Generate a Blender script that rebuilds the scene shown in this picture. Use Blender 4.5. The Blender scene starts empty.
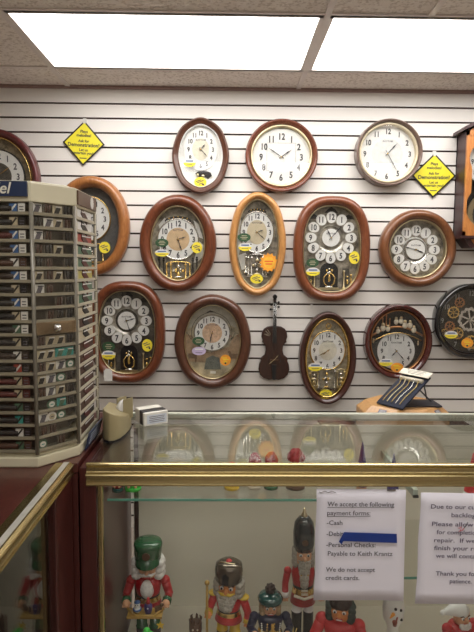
import bpy, bmesh, math, random
from mathutils import Matrix, Vector
R = math.radians
random.seed(7)
sc = bpy.context.scene
COL = sc.collection

# ------------------------------------------------------------------ camera
CAM = Vector((0, 0, 1.5))
F, PITCH, YAW, ROLL = 546.0, R(5.23), R(0.9), R(0.46)
fw = Vector((math.sin(YAW)*math.cos(PITCH), math.cos(YAW)*math.cos(PITCH), -math.sin(PITCH)))
r0 = Vector((math.cos(YAW), -math.sin(YAW), 0))
u0 = r0.cross(fw)
rt = r0*math.cos(ROLL) + u0*math.sin(ROLL)
up = u0*math.cos(ROLL) - r0*math.sin(ROLL)
cd = bpy.data.cameras.new('camera'); co = bpy.data.objects.new('camera', cd); COL.objects.link(co)
co.matrix_world = Matrix(((rt.x, up.x, -fw.x, CAM.x), (rt.y, up.y, -fw.y, CAM.y), (rt.z, up.z, -fw.z, CAM.z), (0, 0, 0, 1)))
cd.sensor_fit = 'VERTICAL'; cd.sensor_height = 36; cd.lens = 36*F/632; cd.clip_start = 0.02
sc.camera = co

def ray(px, py):
    return fw + rt*((px-237)/F) + up*((316-py)/F)
def PY(px, py, Y):
    d = ray(px, py); return CAM + d*((Y-CAM.y)/d.y)
def PZ(px, py, Z):
    d = ray(px, py); return CAM + d*((Z-CAM.z)/d.z)
def PX(px, py, X):
    d = ray(px, py); return CAM + d*((X-CAM.x)/d.x)

# ------------------------------------------------------------------ place constants (metres)
WALL = 3.02          # slat wall face
CEIL = 2.448
TOP = 1.0            # counter height
FRONT = 1.345        # counter front glass
BACK = 1.832          # counter rear
DECK = PY(220, 606, BACK-.02).z
SHELF = PY(220, 499, 1.45).z
LOWSHELF = PY(412, 577, 1.45).z
LX = PZ(67, 471, TOP).x      # front plane of the side counter
ENDX = PY(80, 520, FRONT).x  # left end of the main counter

# ------------------------------------------------------------------ materials
MATS = {}
def nodes(name):
    m = bpy.data.materials.new(name); m.use_nodes = True
    nt = m.node_tree
    return m, nt, nt.nodes['Principled BSDF']
def mat(name, col, rough=.5, metal=0., var=.08, scale=40, spec=.5, bump=0., coat=0., emit=0., trans=0.):
    if name in MATS: return MATS[name]
    m, nt, b = nodes(name)
    tc = nt.nodes.new('ShaderNodeTexCoord'); n = nt.nodes.new('ShaderNodeTexNoise')
    n.inputs['Scale'].default_value = scale; n.inputs['Detail'].default_value = 3
    nt.links.new(tc.outputs['Object'], n.inputs['Vector'])
    cr = nt.nodes.new('ShaderNodeValToRGB')
    e = cr.color_ramp.elements
    e[0].position, e[1].position = .3, .7
    e[0].color = (*[c*(1-var) for c in col], 1); e[1].color = (*[min(1, c*(1+var)) for c in col], 1)
    nt.links.new(n.outputs['Fac'], cr.inputs['Fac']); nt.links.new(cr.outputs['Color'], b.inputs['Base Color'])
    b.inputs['Roughness'].default_value = rough; b.inputs['Metallic'].default_value = metal
    b.inputs['Specular IOR Level'].default_value = spec; b.inputs['Coat Weight'].default_value = coat
    if emit:
        b.inputs['Emission Color'].default_value = (*col, 1); b.inputs['Emission Strength'].default_value = emit
    if bump:
        bp = nt.nodes.new('ShaderNodeBump'); bp.inputs['Strength'].default_value = bump; bp.inputs['Distance'].default_value = .002
        nt.links.new(n.outputs['Fac'], bp.inputs['Height']); nt.links.new(bp.outputs['Normal'], b.inputs['Normal'])
    MATS[name] = m; return m
def wood(name, c1, c2, rough=.3, coat=.3, sc_=(14, 14, 3), grain=6):
    if name in MATS: return MATS[name]
    m, nt, b = nodes(name)
    tc = nt.nodes.new('ShaderNodeTexCoord'); mp = nt.nodes.new('ShaderNodeMapping'); mp.inputs['Scale'].default_value = sc_
    n = nt.nodes.new('ShaderNodeTexNoise'); n.inputs['Scale'].default_value = grain; n.inputs['Detail'].default_value = 6; n.inputs['Distortion'].default_value = 1.2
    cr = nt.nodes.new('ShaderNodeValToRGB'); e = cr.color_ramp.elements
    e[0].position, e[1].position = .32, .68; e[0].color = (*c1, 1); e[1].color = (*c2, 1)
    nt.links.new(tc.outputs['Object'], mp.inputs['Vector']); nt.links.new(mp.outputs['Vector'], n.inputs['Vector'])
    nt.links.new(n.outputs['Fac'], cr.inputs['Fac']); nt.links.new(cr.outputs['Color'], b.inputs['Base Color'])
    b.inputs['Roughness'].default_value = rough; b.inputs['Coat Weight'].default_value = coat; b.inputs['Coat Roughness'].default_value = .12
    MATS[name] = m; return m
def glass(name, tint=(1, 1, 1), f0=.04, rough=.0, strength=1.0):
    """thin sheet glass: clear, with mirror reflection rising towards grazing angles on both faces"""
    if name in MATS: return MATS[name]
    m = bpy.data.materials.new(name); m.use_nodes = True; nt = m.node_tree; nt.nodes.clear()
    o = nt.nodes.new('ShaderNodeOutputMaterial'); mx = nt.nodes.new('ShaderNodeMixShader')
    t = nt.nodes.new('ShaderNodeBsdfTransparent'); t.inputs['Color'].default_value = (*tint, 1)
    g = nt.nodes.new('ShaderNodeBsdfGlossy'); g.inputs['Roughness'].default_value = rough
    lw = nt.nodes.new('ShaderNodeLayerWeight'); lw.inputs['Blend'].default_value = .5
    p = nt.nodes.new('ShaderNodeMath'); p.operation = 'POWER'; p.inputs[1].default_value = 5
    ml = nt.nodes.new('ShaderNodeMath'); ml.operation = 'MULTIPLY_ADD'; ml.inputs[1].default_value = (1-f0)*strength; ml.inputs[2].default_value = f0*strength
    nt.links.new(lw.outputs['Facing'], p.inputs[0]); nt.links.new(p.outputs[0], ml.inputs[0]); nt.links.new(ml.outputs[0], mx.inputs['Fac'])
    nt.links.new(t.outputs[0], mx.inputs[1]); nt.links.new(g.outputs[0], mx.inputs[2]); nt.links.new(mx.outputs[0], o.inputs['Surface'])
    MATS[name] = m; return m
def light_mat(name, col, s):
    m = bpy.data.materials.new(name); m.use_nodes = True; nt = m.node_tree; nt.nodes.clear()
    o = nt.nodes.new('ShaderNodeOutputMaterial'); e = nt.nodes.new('ShaderNodeEmission')
    e.inputs['Color'].default_value = (*col, 1); e.inputs['Strength'].default_value = s
    nt.links.new(e.outputs[0], o.inputs['Surface']); return m
def tile_mat():
    m, nt, b = nodes('ceiling_tile')
    tc = nt.nodes.new('ShaderNodeTexCoord'); n = nt.nodes.new('ShaderNodeTexNoise'); v = nt.nodes.new('ShaderNodeTexNoise')
    n.inputs['Scale'].default_value = 75; n.inputs['Detail'].default_value = 4; v.inputs['Scale'].default_value = 3
    nt.links.new(tc.outputs['Object'], n.inputs['Vector']); nt.links.new(tc.outputs['Object'], v.inputs['Vector'])
    cr = nt.nodes.new('ShaderNodeValToRGB'); e = cr.color_ramp.elements
    e[0].position, e[1].position = .36, .50; e[0].color = (.62, .55, .50, 1); e[1].color = (.84, .78, .73, 1)
    nt.links.new(n.outputs['Fac'], cr.inputs['Fac']); nt.links.new(cr.outputs['Color'], b.inputs['Base Color'])
    bp = nt.nodes.new('ShaderNodeBump'); bp.inputs['Strength'].default_value = .5; bp.inputs['Distance'].default_value = .004
    nt.links.new(n.outputs['Fac'], bp.inputs['Height']); nt.links.new(bp.outputs['Normal'], b.inputs['Normal'])
    b.inputs['Roughness'].default_value = .9; return m

SLAT = mat('slat_laminate', (.80, .772, .73), .45, var=.025, scale=3)
GROOVE = mat('groove_insert', (.085, .05, .04), .6)
TILE = tile_mat()
TBAR = mat('grid_metal', (.74, .68, .65), .4, var=.03)
TRIM = mat('trim_mauve', (.32, .215, .20), .5)
PLASTER = mat('plaster', (.70, .64, .56), .8, var=.03, scale=5)
CARPET = mat('carpet', (.34, .29, .25), .95, var=.2, scale=120)
LAM = wood('red_laminate', (.050, .011, .009), (.085, .021, .016), .28, .15, (30, 30, 1.2), 3)
LAMD = wood('dark_interior', (.030, .013, .010), (.055, .024, .019), .5, 0, (30, 30, 1.2), 3)
BRASS = mat('brass', (.56, .46, .23), .24, 1, .02, 12)
GOLD = mat('gold', (.80, .58, .22), .25, 1, .1, 60)
OLDG = mat('old_gold', (.50, .37, .15), .3, 1, .1, 60)
GOLDP = mat('pale_gold', (.72, .62, .40), .3, 1, .08, 60)
SILVER = mat('silver', (.72, .72, .70), .22, 1, .1, 60)
COPPER = mat('copper', (.55, .27, .12), .35, .9, .15, 60)
BACKP = mat('case_back_panel', (.76, .735, .62), .6, var=.03, scale=4)
DECKM = mat('case_deck', (.72, .68, .58), .6, var=.04, scale=6)
GLASS = glass('sheet_glass', (.985, .99, .98))
GLASST = glass('counter_top_glass', (.965, .98, .96), .075, .0)
GLASSC = glass('clock_glass', (.985, .985, .98), .04)
ACRYL = glass('acrylic', (.96, .955, .93), .035, .08)
GEDGE = mat('glass_edge', (.10, .30, .23), .15, 0, .1, 30)
CHERRY = wood('cherry_wood', (.100, .024, .009), (.185, .050, .018))
CHERRY2 = wood('cherry_wood_light', (.135, .037, .014), (.225, .068, .026))
ORANGEW = wood('orange_wood', (.27, .098, .026), (.41, .165, .05))
AMBERW = wood('amber_brown_wood', (.135, .048, .018), (.21, .080, .030))
HONEY = wood('honey_wood', (.46, .215, .064), (.60, .30, .10))
WALNUT = wood('walnut_wood', (.068, .022, .011), (.115, .041, .020))
DWALNUT = wood('dark_walnut_wood', (.040, .013, .010), (.072, .025, .018))
MAHOG = wood('mahogany_wood', (.045, .008, .007), (.085, .017, .013), .22, .6)
MAHOGC = wood('mahogany_red_wood', (.115, .028, .014), (.19, .055, .028), .25, .5)
BROWNG = wood('grey_brown_wood', (.12, .072, .055), (.17, .105, .08), .3, .4)
BLACKL = mat('black_lacquer', (.008, .008, .009), .08, 0, .1, 20, coat=.8)
OAK = wood('oak_case', (.42, .15, .035), (.58, .24, .07), .35, .2)
DARKW = wood('dark_case_wood', (.035, .012, .014), (.06, .022, .022), .4, .1)
MAPLE = wood('maple_wood', (.46, .24, .085), (.58, .33, .13), .4, .2)
VIOL = wood('violin_wood', (.022, .007, .005), (.045, .014, .008), .3, .4)
BLACK = mat('black', (.012, .012, .013), .4)
INK = mat('print_ink', (.035, .035, .045), .7, var=0)
INKG = mat('faded_ink', (.11, .10, .12), .7, var=0)
WHITE = mat('white_paint', (.80, .80, .78), .4, var=.02)
DIALW = mat('dial_white', (.80, .80, .78), .45, var=.02)
DIALG = mat('dial_grey_white', (.66, .67, .66), .45, var=.03)
CHAMP = mat('champagne', (.62, .54, .38), .4, .2, .06, 30)
DIALT = mat('dial_tan', (.62, .44, .26), .5, var=.12, scale=30)
SILBG = mat('silver_back', (.42, .40, .35), .28, .75, .35, 50)
GREYBG = mat('grey_back', (.27, .245, .20), .45, .25, .65, 38)
DARKBG = mat('dark_back', (.085, .078, .066), .5, .1, .4, 50)
OLIVEBG = mat('bronze_back', (.27, .225, .145), .45, .3, .6, 40)
SLATEBG = mat('slate_back', (.10, .10, .10), .5, .1, .25, 40)
SCENEBG = mat('painted_scene', (.42, .36, .25), .6, 0, .45, 22)
YELL = mat('yellow_paper', (.83, .74, .03), .55, var=.02)
YELS = mat('yellow_sticker', (.86, .72, .05), .4, var=.04)
ORS = mat('orange_sticker', (.88, .36, .04), .4, var=.1)
REDOR = mat('red_orange_sticker', (.80, .12, .03), .4)
GRS = mat('green_sticker', (.035, .09, .04), .4)
LILAC = mat('lilac_sticker', (.55, .46, .66), .4)
PAPER = mat('paper', (.87, .85, .93), .8, var=.015, scale=6)
CARD = mat('white_card', (.74, .73, .70), .7, var=.03)
BLUET = mat('blue_tape', (.012, .045, .27), .45, var=.05)
REDINK = mat('red_ink', (.6, .03, .05), .6)
CREAM = mat('cream_plastic', (.60, .555, .40), .4, var=.03, scale=10)
TRAYM = mat('tray_plastic', (.33, .30, .23), .35, var=.05, scale=30)
COREM = mat('tower_core', (.15, .125, .095), .6, var=.15, scale=20)
TANBAR = mat('tan_lock_bar', (.30, .205, .11), .45)
NAVY = mat('navy_header', (.014, .026, .068), .4)
BLUEC = mat('blue_card', (.05, .13, .33), .5)
TEAL = mat('teal_card', (.05, .33, .30), .5)
GREENC = mat('green_card', (.09, .17, .11), .5, var=.2)
BEIGEC = mat('beige_card', (.50, .43, .30), .6)
REDC = mat('red_card', (.36, .06, .04), .5)
STRAPS = [mat('strap_black', (.018, .015, .014), .5), mat('strap_brown', (.07, .03, .018), .5), mat('strap_oxblood', (.085, .017, .014), .5), mat('strap_dark_brown', (.035, .02, .014), .5)]
BEIGE = mat('beige_metal', (.33, .278, .15), .38, .15, .04, 20)
RED = mat('red_paint', (.40, .018, .022), .35)
REDB = mat('bright_red_paint', (.55, .03, .035), .35)
GREEN = mat('green_paint', (.012, .095, .035), .25, coat=.4)
BRIGHTG = mat('bright_green_paint', (.05, .50, .06), .4)
TEALP = mat('teal_paint', (.012, .07, .065), .2, coat=.4)
NAVYP = mat('navy_paint', (.014, .018, .05), .35)
PURPLE = mat('purple_paint', (.05, .035, .16), .4)
YELP = mat('yellow_paint', (.68, .46, .04), .35)
SKIN = mat('painted_skin', (.72, .40, .23), .4)
SKINO = mat('painted_orange_skin', (.70, .27, .08), .4)
CREAMP = mat('cream_paint', (.66, .60, .48), .4)
BROWNP = mat('brown_paint', (.10, .05, .025), .4)
SMOKE = mat('bronze_helmet', (.13, .105, .08), .12, .6, .2, 40)
FURW = mat('white_fur', (.74, .72, .70), .95, var=.12, scale=160, bump=.8)
FURG = mat('grey_fur', (.40, .37, .32), .95, var=.25, scale=160, bump=.8)
FURT = mat('tan_fur', (.36, .25, .14), .95, var=.25, scale=160, bump=.8)
FURB = mat('dark_fur', (.035, .022, .018), .95, var=.4, scale=160, bump=.8)
PINKF = mat('rose_red', (.36, .012, .035), .6, var=.3, scale=120)

# ------------------------------------------------------------------ mesh builder
_glyph = {}
def glyphs(s, off=.012):
    k = (s, off)
    if k not in _glyph:
        c = bpy.data.curves.new('t', 'FONT'); c.body = s; c.size = 1; c.align_x = 'CENTER'; c.offset = off; c.resolution_u = 3
        o = bpy.data.objects.new('t', c); COL.objects.link(o)
        me = bpy.data.meshes.new_from_object(o.evaluated_get(bpy.context.evaluated_depsgraph_get()))
        _glyph[k] = ([tuple(v.co) for v in me.vertices], [tuple(p.vertices) for p in me.polygons])
        bpy.data.objects.remove(o); bpy.data.curves.remove(c); bpy.data.meshes.remove(me)
    return _glyph[k]
class MB:
    def __init__(s, M=None): s.v, s.f, s.m, s.s, s.M = [], [], [], [], M
    def add(s, vs, fs, mi=0, smooth=False, M=None):
        o = len(s.v); M2 = M if M is not None else None
        for v in vs:
            v = Vector(v)
            if M2 is not None: v = M2 @ v
            if s.M is not None: v = s.M @ v
            s.v.append(tuple(v))
        for f in fs:
            s.f.append(tuple(i+o for i in f)); s.m.append(mi); s.s.append(smooth)
        return s
    def box(s, c, d, mi=0, M=None):
        x, y, z = [q/2 for q in d]; cx, cy, cz = c
        vs = [(cx+a*x, cy+b*y, cz+e*z) for a in (-1, 1) for b in (-1, 1) for e in (-1, 1)]
        return s.add(vs, [(0, 1, 3, 2), (4, 6, 7, 5), (0, 4, 5, 1), (2, 3, 7, 6), (0, 2, 6, 4), (1, 5, 7, 3)], mi, False, M)
    def quad(s, a, b, c, d, mi=0, M=None): return s.add([a, b, c, d], [(0, 1, 2, 3)], mi, False, M)
    def lathe(s, prof, n=20, mi=0, M=None, sx=1, sy=1, smooth=True):
        vs, fs = [], []
        for r, z in prof:
            for k in range(n):
                a = 2*math.pi*k/n; vs.append((r*sx*math.cos(a), r*sy*math.sin(a), z))
        mis = mi if isinstance(mi, (list, tuple)) else [mi]*(len(prof)-1)
        for j in range(len(prof)-1):
            fj = [(j*n+k, j*n+(k+1) % n, (j+1)*n+(k+1) % n, (j+1)*n+k) for k in range(n)]
            s_v = [vs[i] for i in range(j*n, (j+2)*n)]
            s.add(s_v, [tuple(i-j*n for i in f) for f in fj], mis[j], smooth, M)
        if prof[0][0] > 1e-6: s.add(vs[:n], [tuple(range(n-1, -1, -1))], mis[0], False, M)
        if prof[-1][0] > 1e-6: s.add(vs[-n:], [tuple(range(n))], mis[-1], False, M)
        return s
    def sph(s, c, r, mi=0, n=14, M=None):
        r = r if isinstance(r, (list, tuple)) else (r, r, r)
        pr = [(math.sin(math.pi*j/8), -math.cos(math.pi*j/8)) for j in range(9)]
        T = Matrix.Translation(c) @ Matrix.Diagonal((*r, 1))
        return s.lathe(pr, n, mi, (M @ T) if M is not None else T)
    def tube(s, pts, r, mi=0, n=8, M=None):
        pts = [Vector(p) for p in pts]; rs = r if isinstance(r, (list, tuple)) else [r]*len(pts)
        vs, fs = [], []
        t0 = (pts[1]-pts[0]).normalized()
        a = t0.cross(Vector((0, 0, 1)) if abs(t0.z) < .9 else Vector((1, 0, 0))).normalized()
        for i, p in enumerate(pts):
            t = (pts[min(i+1, len(pts)-1)] - pts[max(i-1, 0)]).normalized()
            b = t.cross(a).normalized(); a = b.cross(t).normalized()
            for k in range(n):
                q = 2*math.pi*k/n; vs.append(tuple(p + (a*math.cos(q) + b*math.sin(q))*rs[i]))
        mis = mi if isinstance(mi, (list, tuple)) else [mi]*(len(pts)-1)
        for j in range(len(pts)-1):
            s.add(vs[j*n:(j+2)*n], [(k, (k+1) % n, n+(k+1) % n, n+k) for k in range(n)], mis[j], True, M)
        s.add(vs[:n], [tuple(range(n))], mis[0], False, M); s.add(vs[-n:], [tuple(range(n-1, -1, -1))], mis[-1], False, M)
        return s
    def ring(s, rx, rz, prof, c=(0, 0), e=2, n=72, mi=0, fac=None, M=None, smooth=True):
        """closed moulding round a (super)ellipse in the XZ plane; prof = [(inset, height towards viewer)]"""
        vs = []
        for ins, h in prof:
            for k in range(n):
                x, z = sel(2*math.pi*k/n, rx-ins, rz-ins, e, fac); vs.append((c[0]+x, -h, c[1]+z))
        mis = mi if isinstance(mi, (list, tuple)) else [mi]*(len(prof)-1)
        for j in range(len(prof)-1):
            s.add(vs[j*n:(j+2)*n], [(k, n+k, n+(k+1) % n, (k+1) % n) for k in range(n)], mis[j], smooth, M)
        return s
    def disc(s, rx, rz, y, c=(0, 0), t=0, e=2, n=36, mi=0, fac=None, M=None):
        p = [sel(2*math.pi*k/n, rx, rz, e, fac) for k in range(n)]
        vs = [(c[0]+x, y, c[1]+z) for x, z in p]
        s.add(vs, [tuple(range(n))], mi, False, M)
        if t:
            vb = [(c[0]+x, y+t, c[1]+z) for x, z in p]
            s.add(vs+vb, [(k, n+k, n+(k+1) % n, (k+1) % n) for k in range(n)], mi, True, M)
            s.add(vb, [tuple(range(n-1, -1, -1))], mi, False, M)
        return s
    def prism(s, pts, y0, y1, mi=0, M=None):
        """outline in XZ pulled from y0 (front) to y1"""
        n = len(pts); A = [(x, y0, z) for x, z in pts]; B = [(x, y1, z) for x, z in pts]
        s.add(A, [tuple(range(n))], mi, False, M); s.add(B, [tuple(range(n-1, -1, -1))], mi, False, M)
        return s.add(A+B, [(k, n+k, n+(k+1) % n, (k+1) % n) for k in range(n)], mi, False, M)
    def poly(s, pts, z0, z1, mi=0, M=None):
        """outline in XY pulled up from z0 to z1"""
        n = len(pts); A = [(x, y, z0) for x, y in pts]; B = [(x, y, z1) for x, y in pts]
        s.add(A, [tuple(range(n-1, -1, -1))], mi, False, M); s.add(B, [tuple(range(n))], mi, False, M)
        return s.add(A+B, [(k, (k+1) % n, n+(k+1) % n, n+k) for k in range(n)], mi, False, M)
    def text(s, t, size, x, z, y, mi=0, align='c', M=None, off=.012, shear=0, sx=1):
        vs, fs = glyphs(t, off)
        if not vs: return s
        xs = [v[0] for v in vs]; sh = {'c': 0, 'l': -min(xs), 'r': -max(xs)}[align]
        return s.add([(x+(v[0]+sh+shear*v[1])*size*sx, y, z+v[1]*size) for v in vs], fs, mi, False, M)
    def build(s, name, mats, parent=None, bevel=0, seg=2, split=0):
        me = bpy.data.meshes.new(name)
        me.from_pydata(s.v, [], s.f)
        for i, p in enumerate(me.polygons): p.material_index = s.m[i]; p.use_smooth = s.s[i]
        for m in (mats if isinstance(mats, (list, tuple)) else [mats]): me.materials.append(m)
        bm = bmesh.new(); bm.from_mesh(me); bmesh.ops.remove_doubles(bm, verts=bm.verts, dist=1e-6)
        bmesh.ops.recalc_face_normals(bm, faces=bm.faces); bm.to_mesh(me); bm.free()
        o = bpy.data.objects.new(name, me); COL.objects.link(o)
        if parent is not None: o.parent = parent
        if bevel:
            b = o.modifiers.new('bevel', 'BEVEL'); b.width = bevel; b.segments = seg; b.limit_method = 'ANGLE'; b.angle_limit = R(50)
        if split: b = o.modifiers.new('split', 'EDGE_SPLIT'); b.split_angle = R(split)
        return o
def sel(a, rx, rz, e=2, fac=None):
    c, q = math.cos(a), math.sin(a); k = fac(a) if fac else 1
    return (rx*k*math.copysign(abs(c)**(2/e), c), rz*k*math.copysign(abs(q)**(2/e), q))
def thing(name, label, cat, loc=(0, 0, 0), rz=0, group=None):
    o = bpy.data.objects.new(name, None); COL.objects.link(o); o.empty_display_size = .05
    o.location = loc; o.rotation_euler = (0, 0, rz)
    return tag(o, label, cat, group)
def tag(o, label, cat, group=None):
    o['label'] = label; o['category'] = cat
    if group: o['group'] = group
    return o
def struct(o): o['kind'] = 'structure'; return o
def lab(o, l): o['label'] = l; return o
ORD = ['zeroth', 'first', 'second', 'third', 'fourth', 'fifth', 'sixth', 'seventh', 'eighth', 'ninth', 'tenth', 'eleventh', 'twelfth', 'thirteenth', 'fourteenth', 'fifteenth', 'sixteenth', 'seventeenth', 'eighteenth', 'nineteenth', 'twentieth']

# ------------------------------------------------------------------ room shell
XL, XR, YN = -2.3, 2.5, -3.0
PITCH_S = .0762
z0 = PY(235, 105.4, WALL).z          # highest groove
b = MB()
GH = .0095
zz = CEIL; edges = []
k = 0
while z0 - k*PITCH_S > .05:
    g = z0 - k*PITCH_S
    b.quad((XL, WALL, g+GH/2), (XR, WALL, g+GH/2), (XR, WALL, zz), (XL, WALL, zz), 0)
    y2 = WALL + .012
    b.quad((XL, WALL, g+GH/2), (XL, y2, g+GH/2), (XR, y2, g+GH/2), (XR, WALL, g+GH/2), 1)
    b.quad((XL, WALL, g-GH/2), (XR, WALL, g-GH/2), (XR, y2, g-GH/2), (XL, y2, g-GH/2), 1)
    b.quad((XL, y2, g-GH/2), (XR, y2, g-GH/2), (XR, y2, g+GH/2), (XL, y2, g+GH/2), 1)
    zz = g - GH/2; k += 1
b.quad((XL, WALL, 0), (XR, WALL, 0), (XR, WALL, zz), (XL, WALL, zz), 0)
b.box(((XL+XR)/2, WALL+.04, CEIL/2), (XR-XL, .05, CEIL), 1)
struct(b.build('wall_back', [SLAT, GROOVE]))
struct(MB().box(((XL+XR)/2, (YN+WALL)/2, -.05), (XR-XL+.2, WALL-YN+.3, .1)).build('floor', CARPET))
struct(MB().box((XL-.05, (YN+WALL)/2, CEIL/2), (.1, WALL-YN+.2, CEIL)).build('wall_left', PLASTER))
struct(MB().box((XR+.05, (YN+WALL)/2, CEIL/2), (.1, WALL-YN+.2, CEIL)).build('wall_right', PLASTER))
struct(MB().box(((XL+XR)/2, YN-.05, CEIL/2), (XR-XL+.2, .1, CEIL)).build('wall_front', PLASTER))
struct(MB().box(((XL+XR)/2, (YN+WALL)/2, CEIL+.1), (XR-XL+.2, WALL-YN+.3, .1)).build('ceiling', TILE))
struct(MB().box(((XL+XR)/2, WALL-.009, CEIL-.008), (XR-XL, .018, .016)).build('trim_1', TRIM, bevel=.003))
# dropped tiles, one sheet per panel so that the lights sit between them
LFAR = PZ(180, 67.2, CEIL).y; LNEAR = PZ(180, 14, CEIL).y
gx = PZ(306, 69, CEIL).x; gl = PZ(55, 66, CEIL).x - .02
GXS = [gx-1.22*3, gl-1.22, gl, gx, gx+1.22, gx+2.44]
yA, yB = LFAR+.018, LNEAR-.022
lights_at = [(gl, gx-.005, yB, yA), (gx+.005, gx+1.22, yB, yA)]
REAR_FILL = 5.2
rows = [(yA, WALL), (yB, yA), (yB-.61, yB), (yB-1.22, yB-.61), (yB-1.83, yB-1.22), (yB-2.44, yB-1.83), (yB-3.05, yB-2.44), (yB-3.66, yB-3.05), (YN, yB-3.66)]
b = MB()
for i, (ya, yb) in enumerate(rows):
    xa, xb = XL, XR
    if i == 1:
        b.box(((XL+gl)/2, (ya+yb)/2, CEIL+.02), (gl-XL, yb-ya, .04)); xe = gx+1.22
        b.box(((xe+XR)/2, (ya+yb)/2, CEIL+.02), (XR-xe, yb-ya, .04)); continue
    if i in (4, 7):
        for x0, x1 in ((XL, gl), (gx, gx+.0001), (gx+1.22, XR)):
            if x1-x0 > .01: b.box(((x0+x1)/2, (ya+yb)/2, CEIL+.02), (x1-x0, yb-ya, .04))
        continue
    b.box(((xa+xb)/2, (ya+yb)/2, CEIL+.02), (xb-xa, yb-ya, .04))
struct(b.build('ceiling_tiles', TILE))
# T-bar grid
b = MB()
for ya, yb in rows[:-1]: b.box(((XL+XR)/2, ya, CEIL-.003), (XR-XL, .024, .008))
for x in (gl, gx, gx+1.22): b.box((x, (YN+WALL)/2, CEIL-.0035), (.024, WALL-YN, .008))
xs = PZ(432, 13, CEIL).x
b.box((xs, (yB-.61+yB)/2, CEIL-.0035), (.024, .61, .008))
struct(b.build('trim_2', TBAR))

LIGHTC = (1, .962, .922)
def troffer(x0, x1, y0, y1, s, label):
    t = thing('ceiling_light', label, 'light', ((x0+x1)/2, (y0+y1)/2, CEIL), 0, 'fluorescent ceiling lights')
    w, d = (x1-x0)/2, (y1-y0)/2; f = .022
    b = MB()
    for c, q in (((0, -d+f/2, 0), (2*w, f, .014)), ((0, d-f/2, 0), (2*w, f, .014)), ((-w+f/2, 0, 0), (f, 2*d, .014)), ((w-f/2, 0, 0), (f, 2*d, .014))): b.box(c, q)
    b.box((0, 0, .045), (2*w, 2*d, .02))
    b.build('light_frame', TBAR, t)
    MB().box((0, 0, .010), (2*w-2*f, 2*d-2*f, .006)).build('diffuser', light_mat('lit_diffuser', LIGHTC, s), t)
troffer(*lights_at[0], 9.0, 'long lit ceiling light panel, left one of the two above the clocks')
troffer(*lights_at[1], 9.0, 'lit ceiling light panel running off the right edge of the photo')
for i, ri in ((0, 4), (1, 7)):  # unseen panels behind the camera, added as fill for the front
    ya, yb = rows[ri]
    for j, (x0, x1) in enumerate(((gl, gx-.005), (gx+.005, gx+1.22))):
        troffer(x0, x1, ya, yb, REAR_FILL, f'{["left", "right"][j]} added fill light panel of the {["nearer", "farther"][i]} unseen pair behind the viewpoint')

# ------------------------------------------------------------------ clocks
SX = 0; YC = WALL-.045
def px2m(cx, cy):
    a = PY(cx-10, cy, YC); c = PY(cx+10, cy, YC); d = PY(cx, cy-10, YC); e = PY(cx, cy+10, YC)
    return (c.x-a.x)/20, (d.z-e.z)/20
FAT = lambda w, d: [(.006, 0), (0, .012), (0, d*.45)] + [(w*(.5-.5*math.cos(math.pi*k/8)), d*.45+d*.55*math.sin(math.pi*k/8)) for k in range(1, 8)] + [(w*.98, d*.5), (w, .012)]
FLAT = lambda w, d: [(.004, 0), (0, .008), (.002, d*.75), (w*.12, d*.95), (w*.3, d), (w*.55, d*.93), (w*.8, d*.72), (w*.95, d*.6), (w, .012)]
STEP = lambda w, d: [(.003, 0), (0, .01), (0, d*.7), (w*.2, d), (w*.35, d), (w*.45, d*.86), (w*.7, d*.8), (w*.95, d*.7), (w, .012)]
def sticker(root, kind, x, z, w, h, y):
    b = MB(); M = Matrix.Translation((x, y, z))
    if kind == 'green':
        b.disc(w, h, 0, t=.0008, n=24, mi=0, M=M)
        for k in (-1, 0, 1): b.box((0, -.0004, k*h*.38), (w*(1.1-.35*abs(k)), .0004, h*.12), 1, M)
        return lab(b.build('sticker', [GRS, CHAMP], root), 'dark green oval sticker')
    if kind in ('lip', 'lilac'):
        b.disc(w, h, 0, t=.0008, n=24, mi=0, M=M)
        b.prism([(w*math.cos(a), h*math.sin(a)) for a in [math.pi*(1+k/12) for k in range(13)]], -.0006, -.0001, 1, M)
        b.box((0, -.0009, h*.42), (w*1.2, .0004, h*.28), 2, M); b.box((0, -.0009, -h*.4), (w*1.0, .0003, h*.12), 3, M)
        return lab(b.build('sticker', [CARD, YELS, BLUEC, INKG] if kind == 'lip' else [LILAC, LILAC, WHITE, INKG], root), 'white and yellow oval sticker' if kind == 'lip' else 'lilac oval sticker')
    if kind in ('sun', 'orange'):
        b.disc(w, h, 0, t=.0008, n=24, mi=0, M=M)
        for k, (u, v, l) in enumerate(((-.2, .4, .9), (.05, .1, 1.1), (0, -.3, .7))): b.box((u*w, -.0005, v*h), (w*l, .0004, h*.14), 1, M @ Matrix.Rotation(R(-20 if kind == 'sun' else 0), 4, 'Y'))
        b.disc(w*.18, h*.18, -.0005, (w*.45, -h*.45) if kind == 'sun' else (0, -h*.55), n=10, mi=2, M=M)
        return lab(b.build('sticker', [YELS if kind == 'sun' else ORS, INKG if kind == 'sun' else YELS, INK], root), 'round yellow sticker' if kind == 'sun' else 'round orange sticker')
    if kind == 'burst':
        n = 26
        b.prism([((w if k % 2 else w*.78)*math.cos(2*math.pi*k/n), (h if k % 2 else h*.78)*math.sin(2*math.pi*k/n)) for k in range(n)], -.0006, .0004, 0, M)
        b.disc(w*.6, h*.6, -.0009, n=20, mi=1, M=M); b.box((0, -.0013, h*.12), (w*.9, .0003, h*.12), 2, M); b.box((0, -.0013, -h*.15), (w*.7, .0003, h*.12), 2, M)
        return lab(b.build('sticker', [ORS, mat('amber_sticker', (.90, .50, .05), .4), REDOR], root), 'orange starburst sticker')
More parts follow.
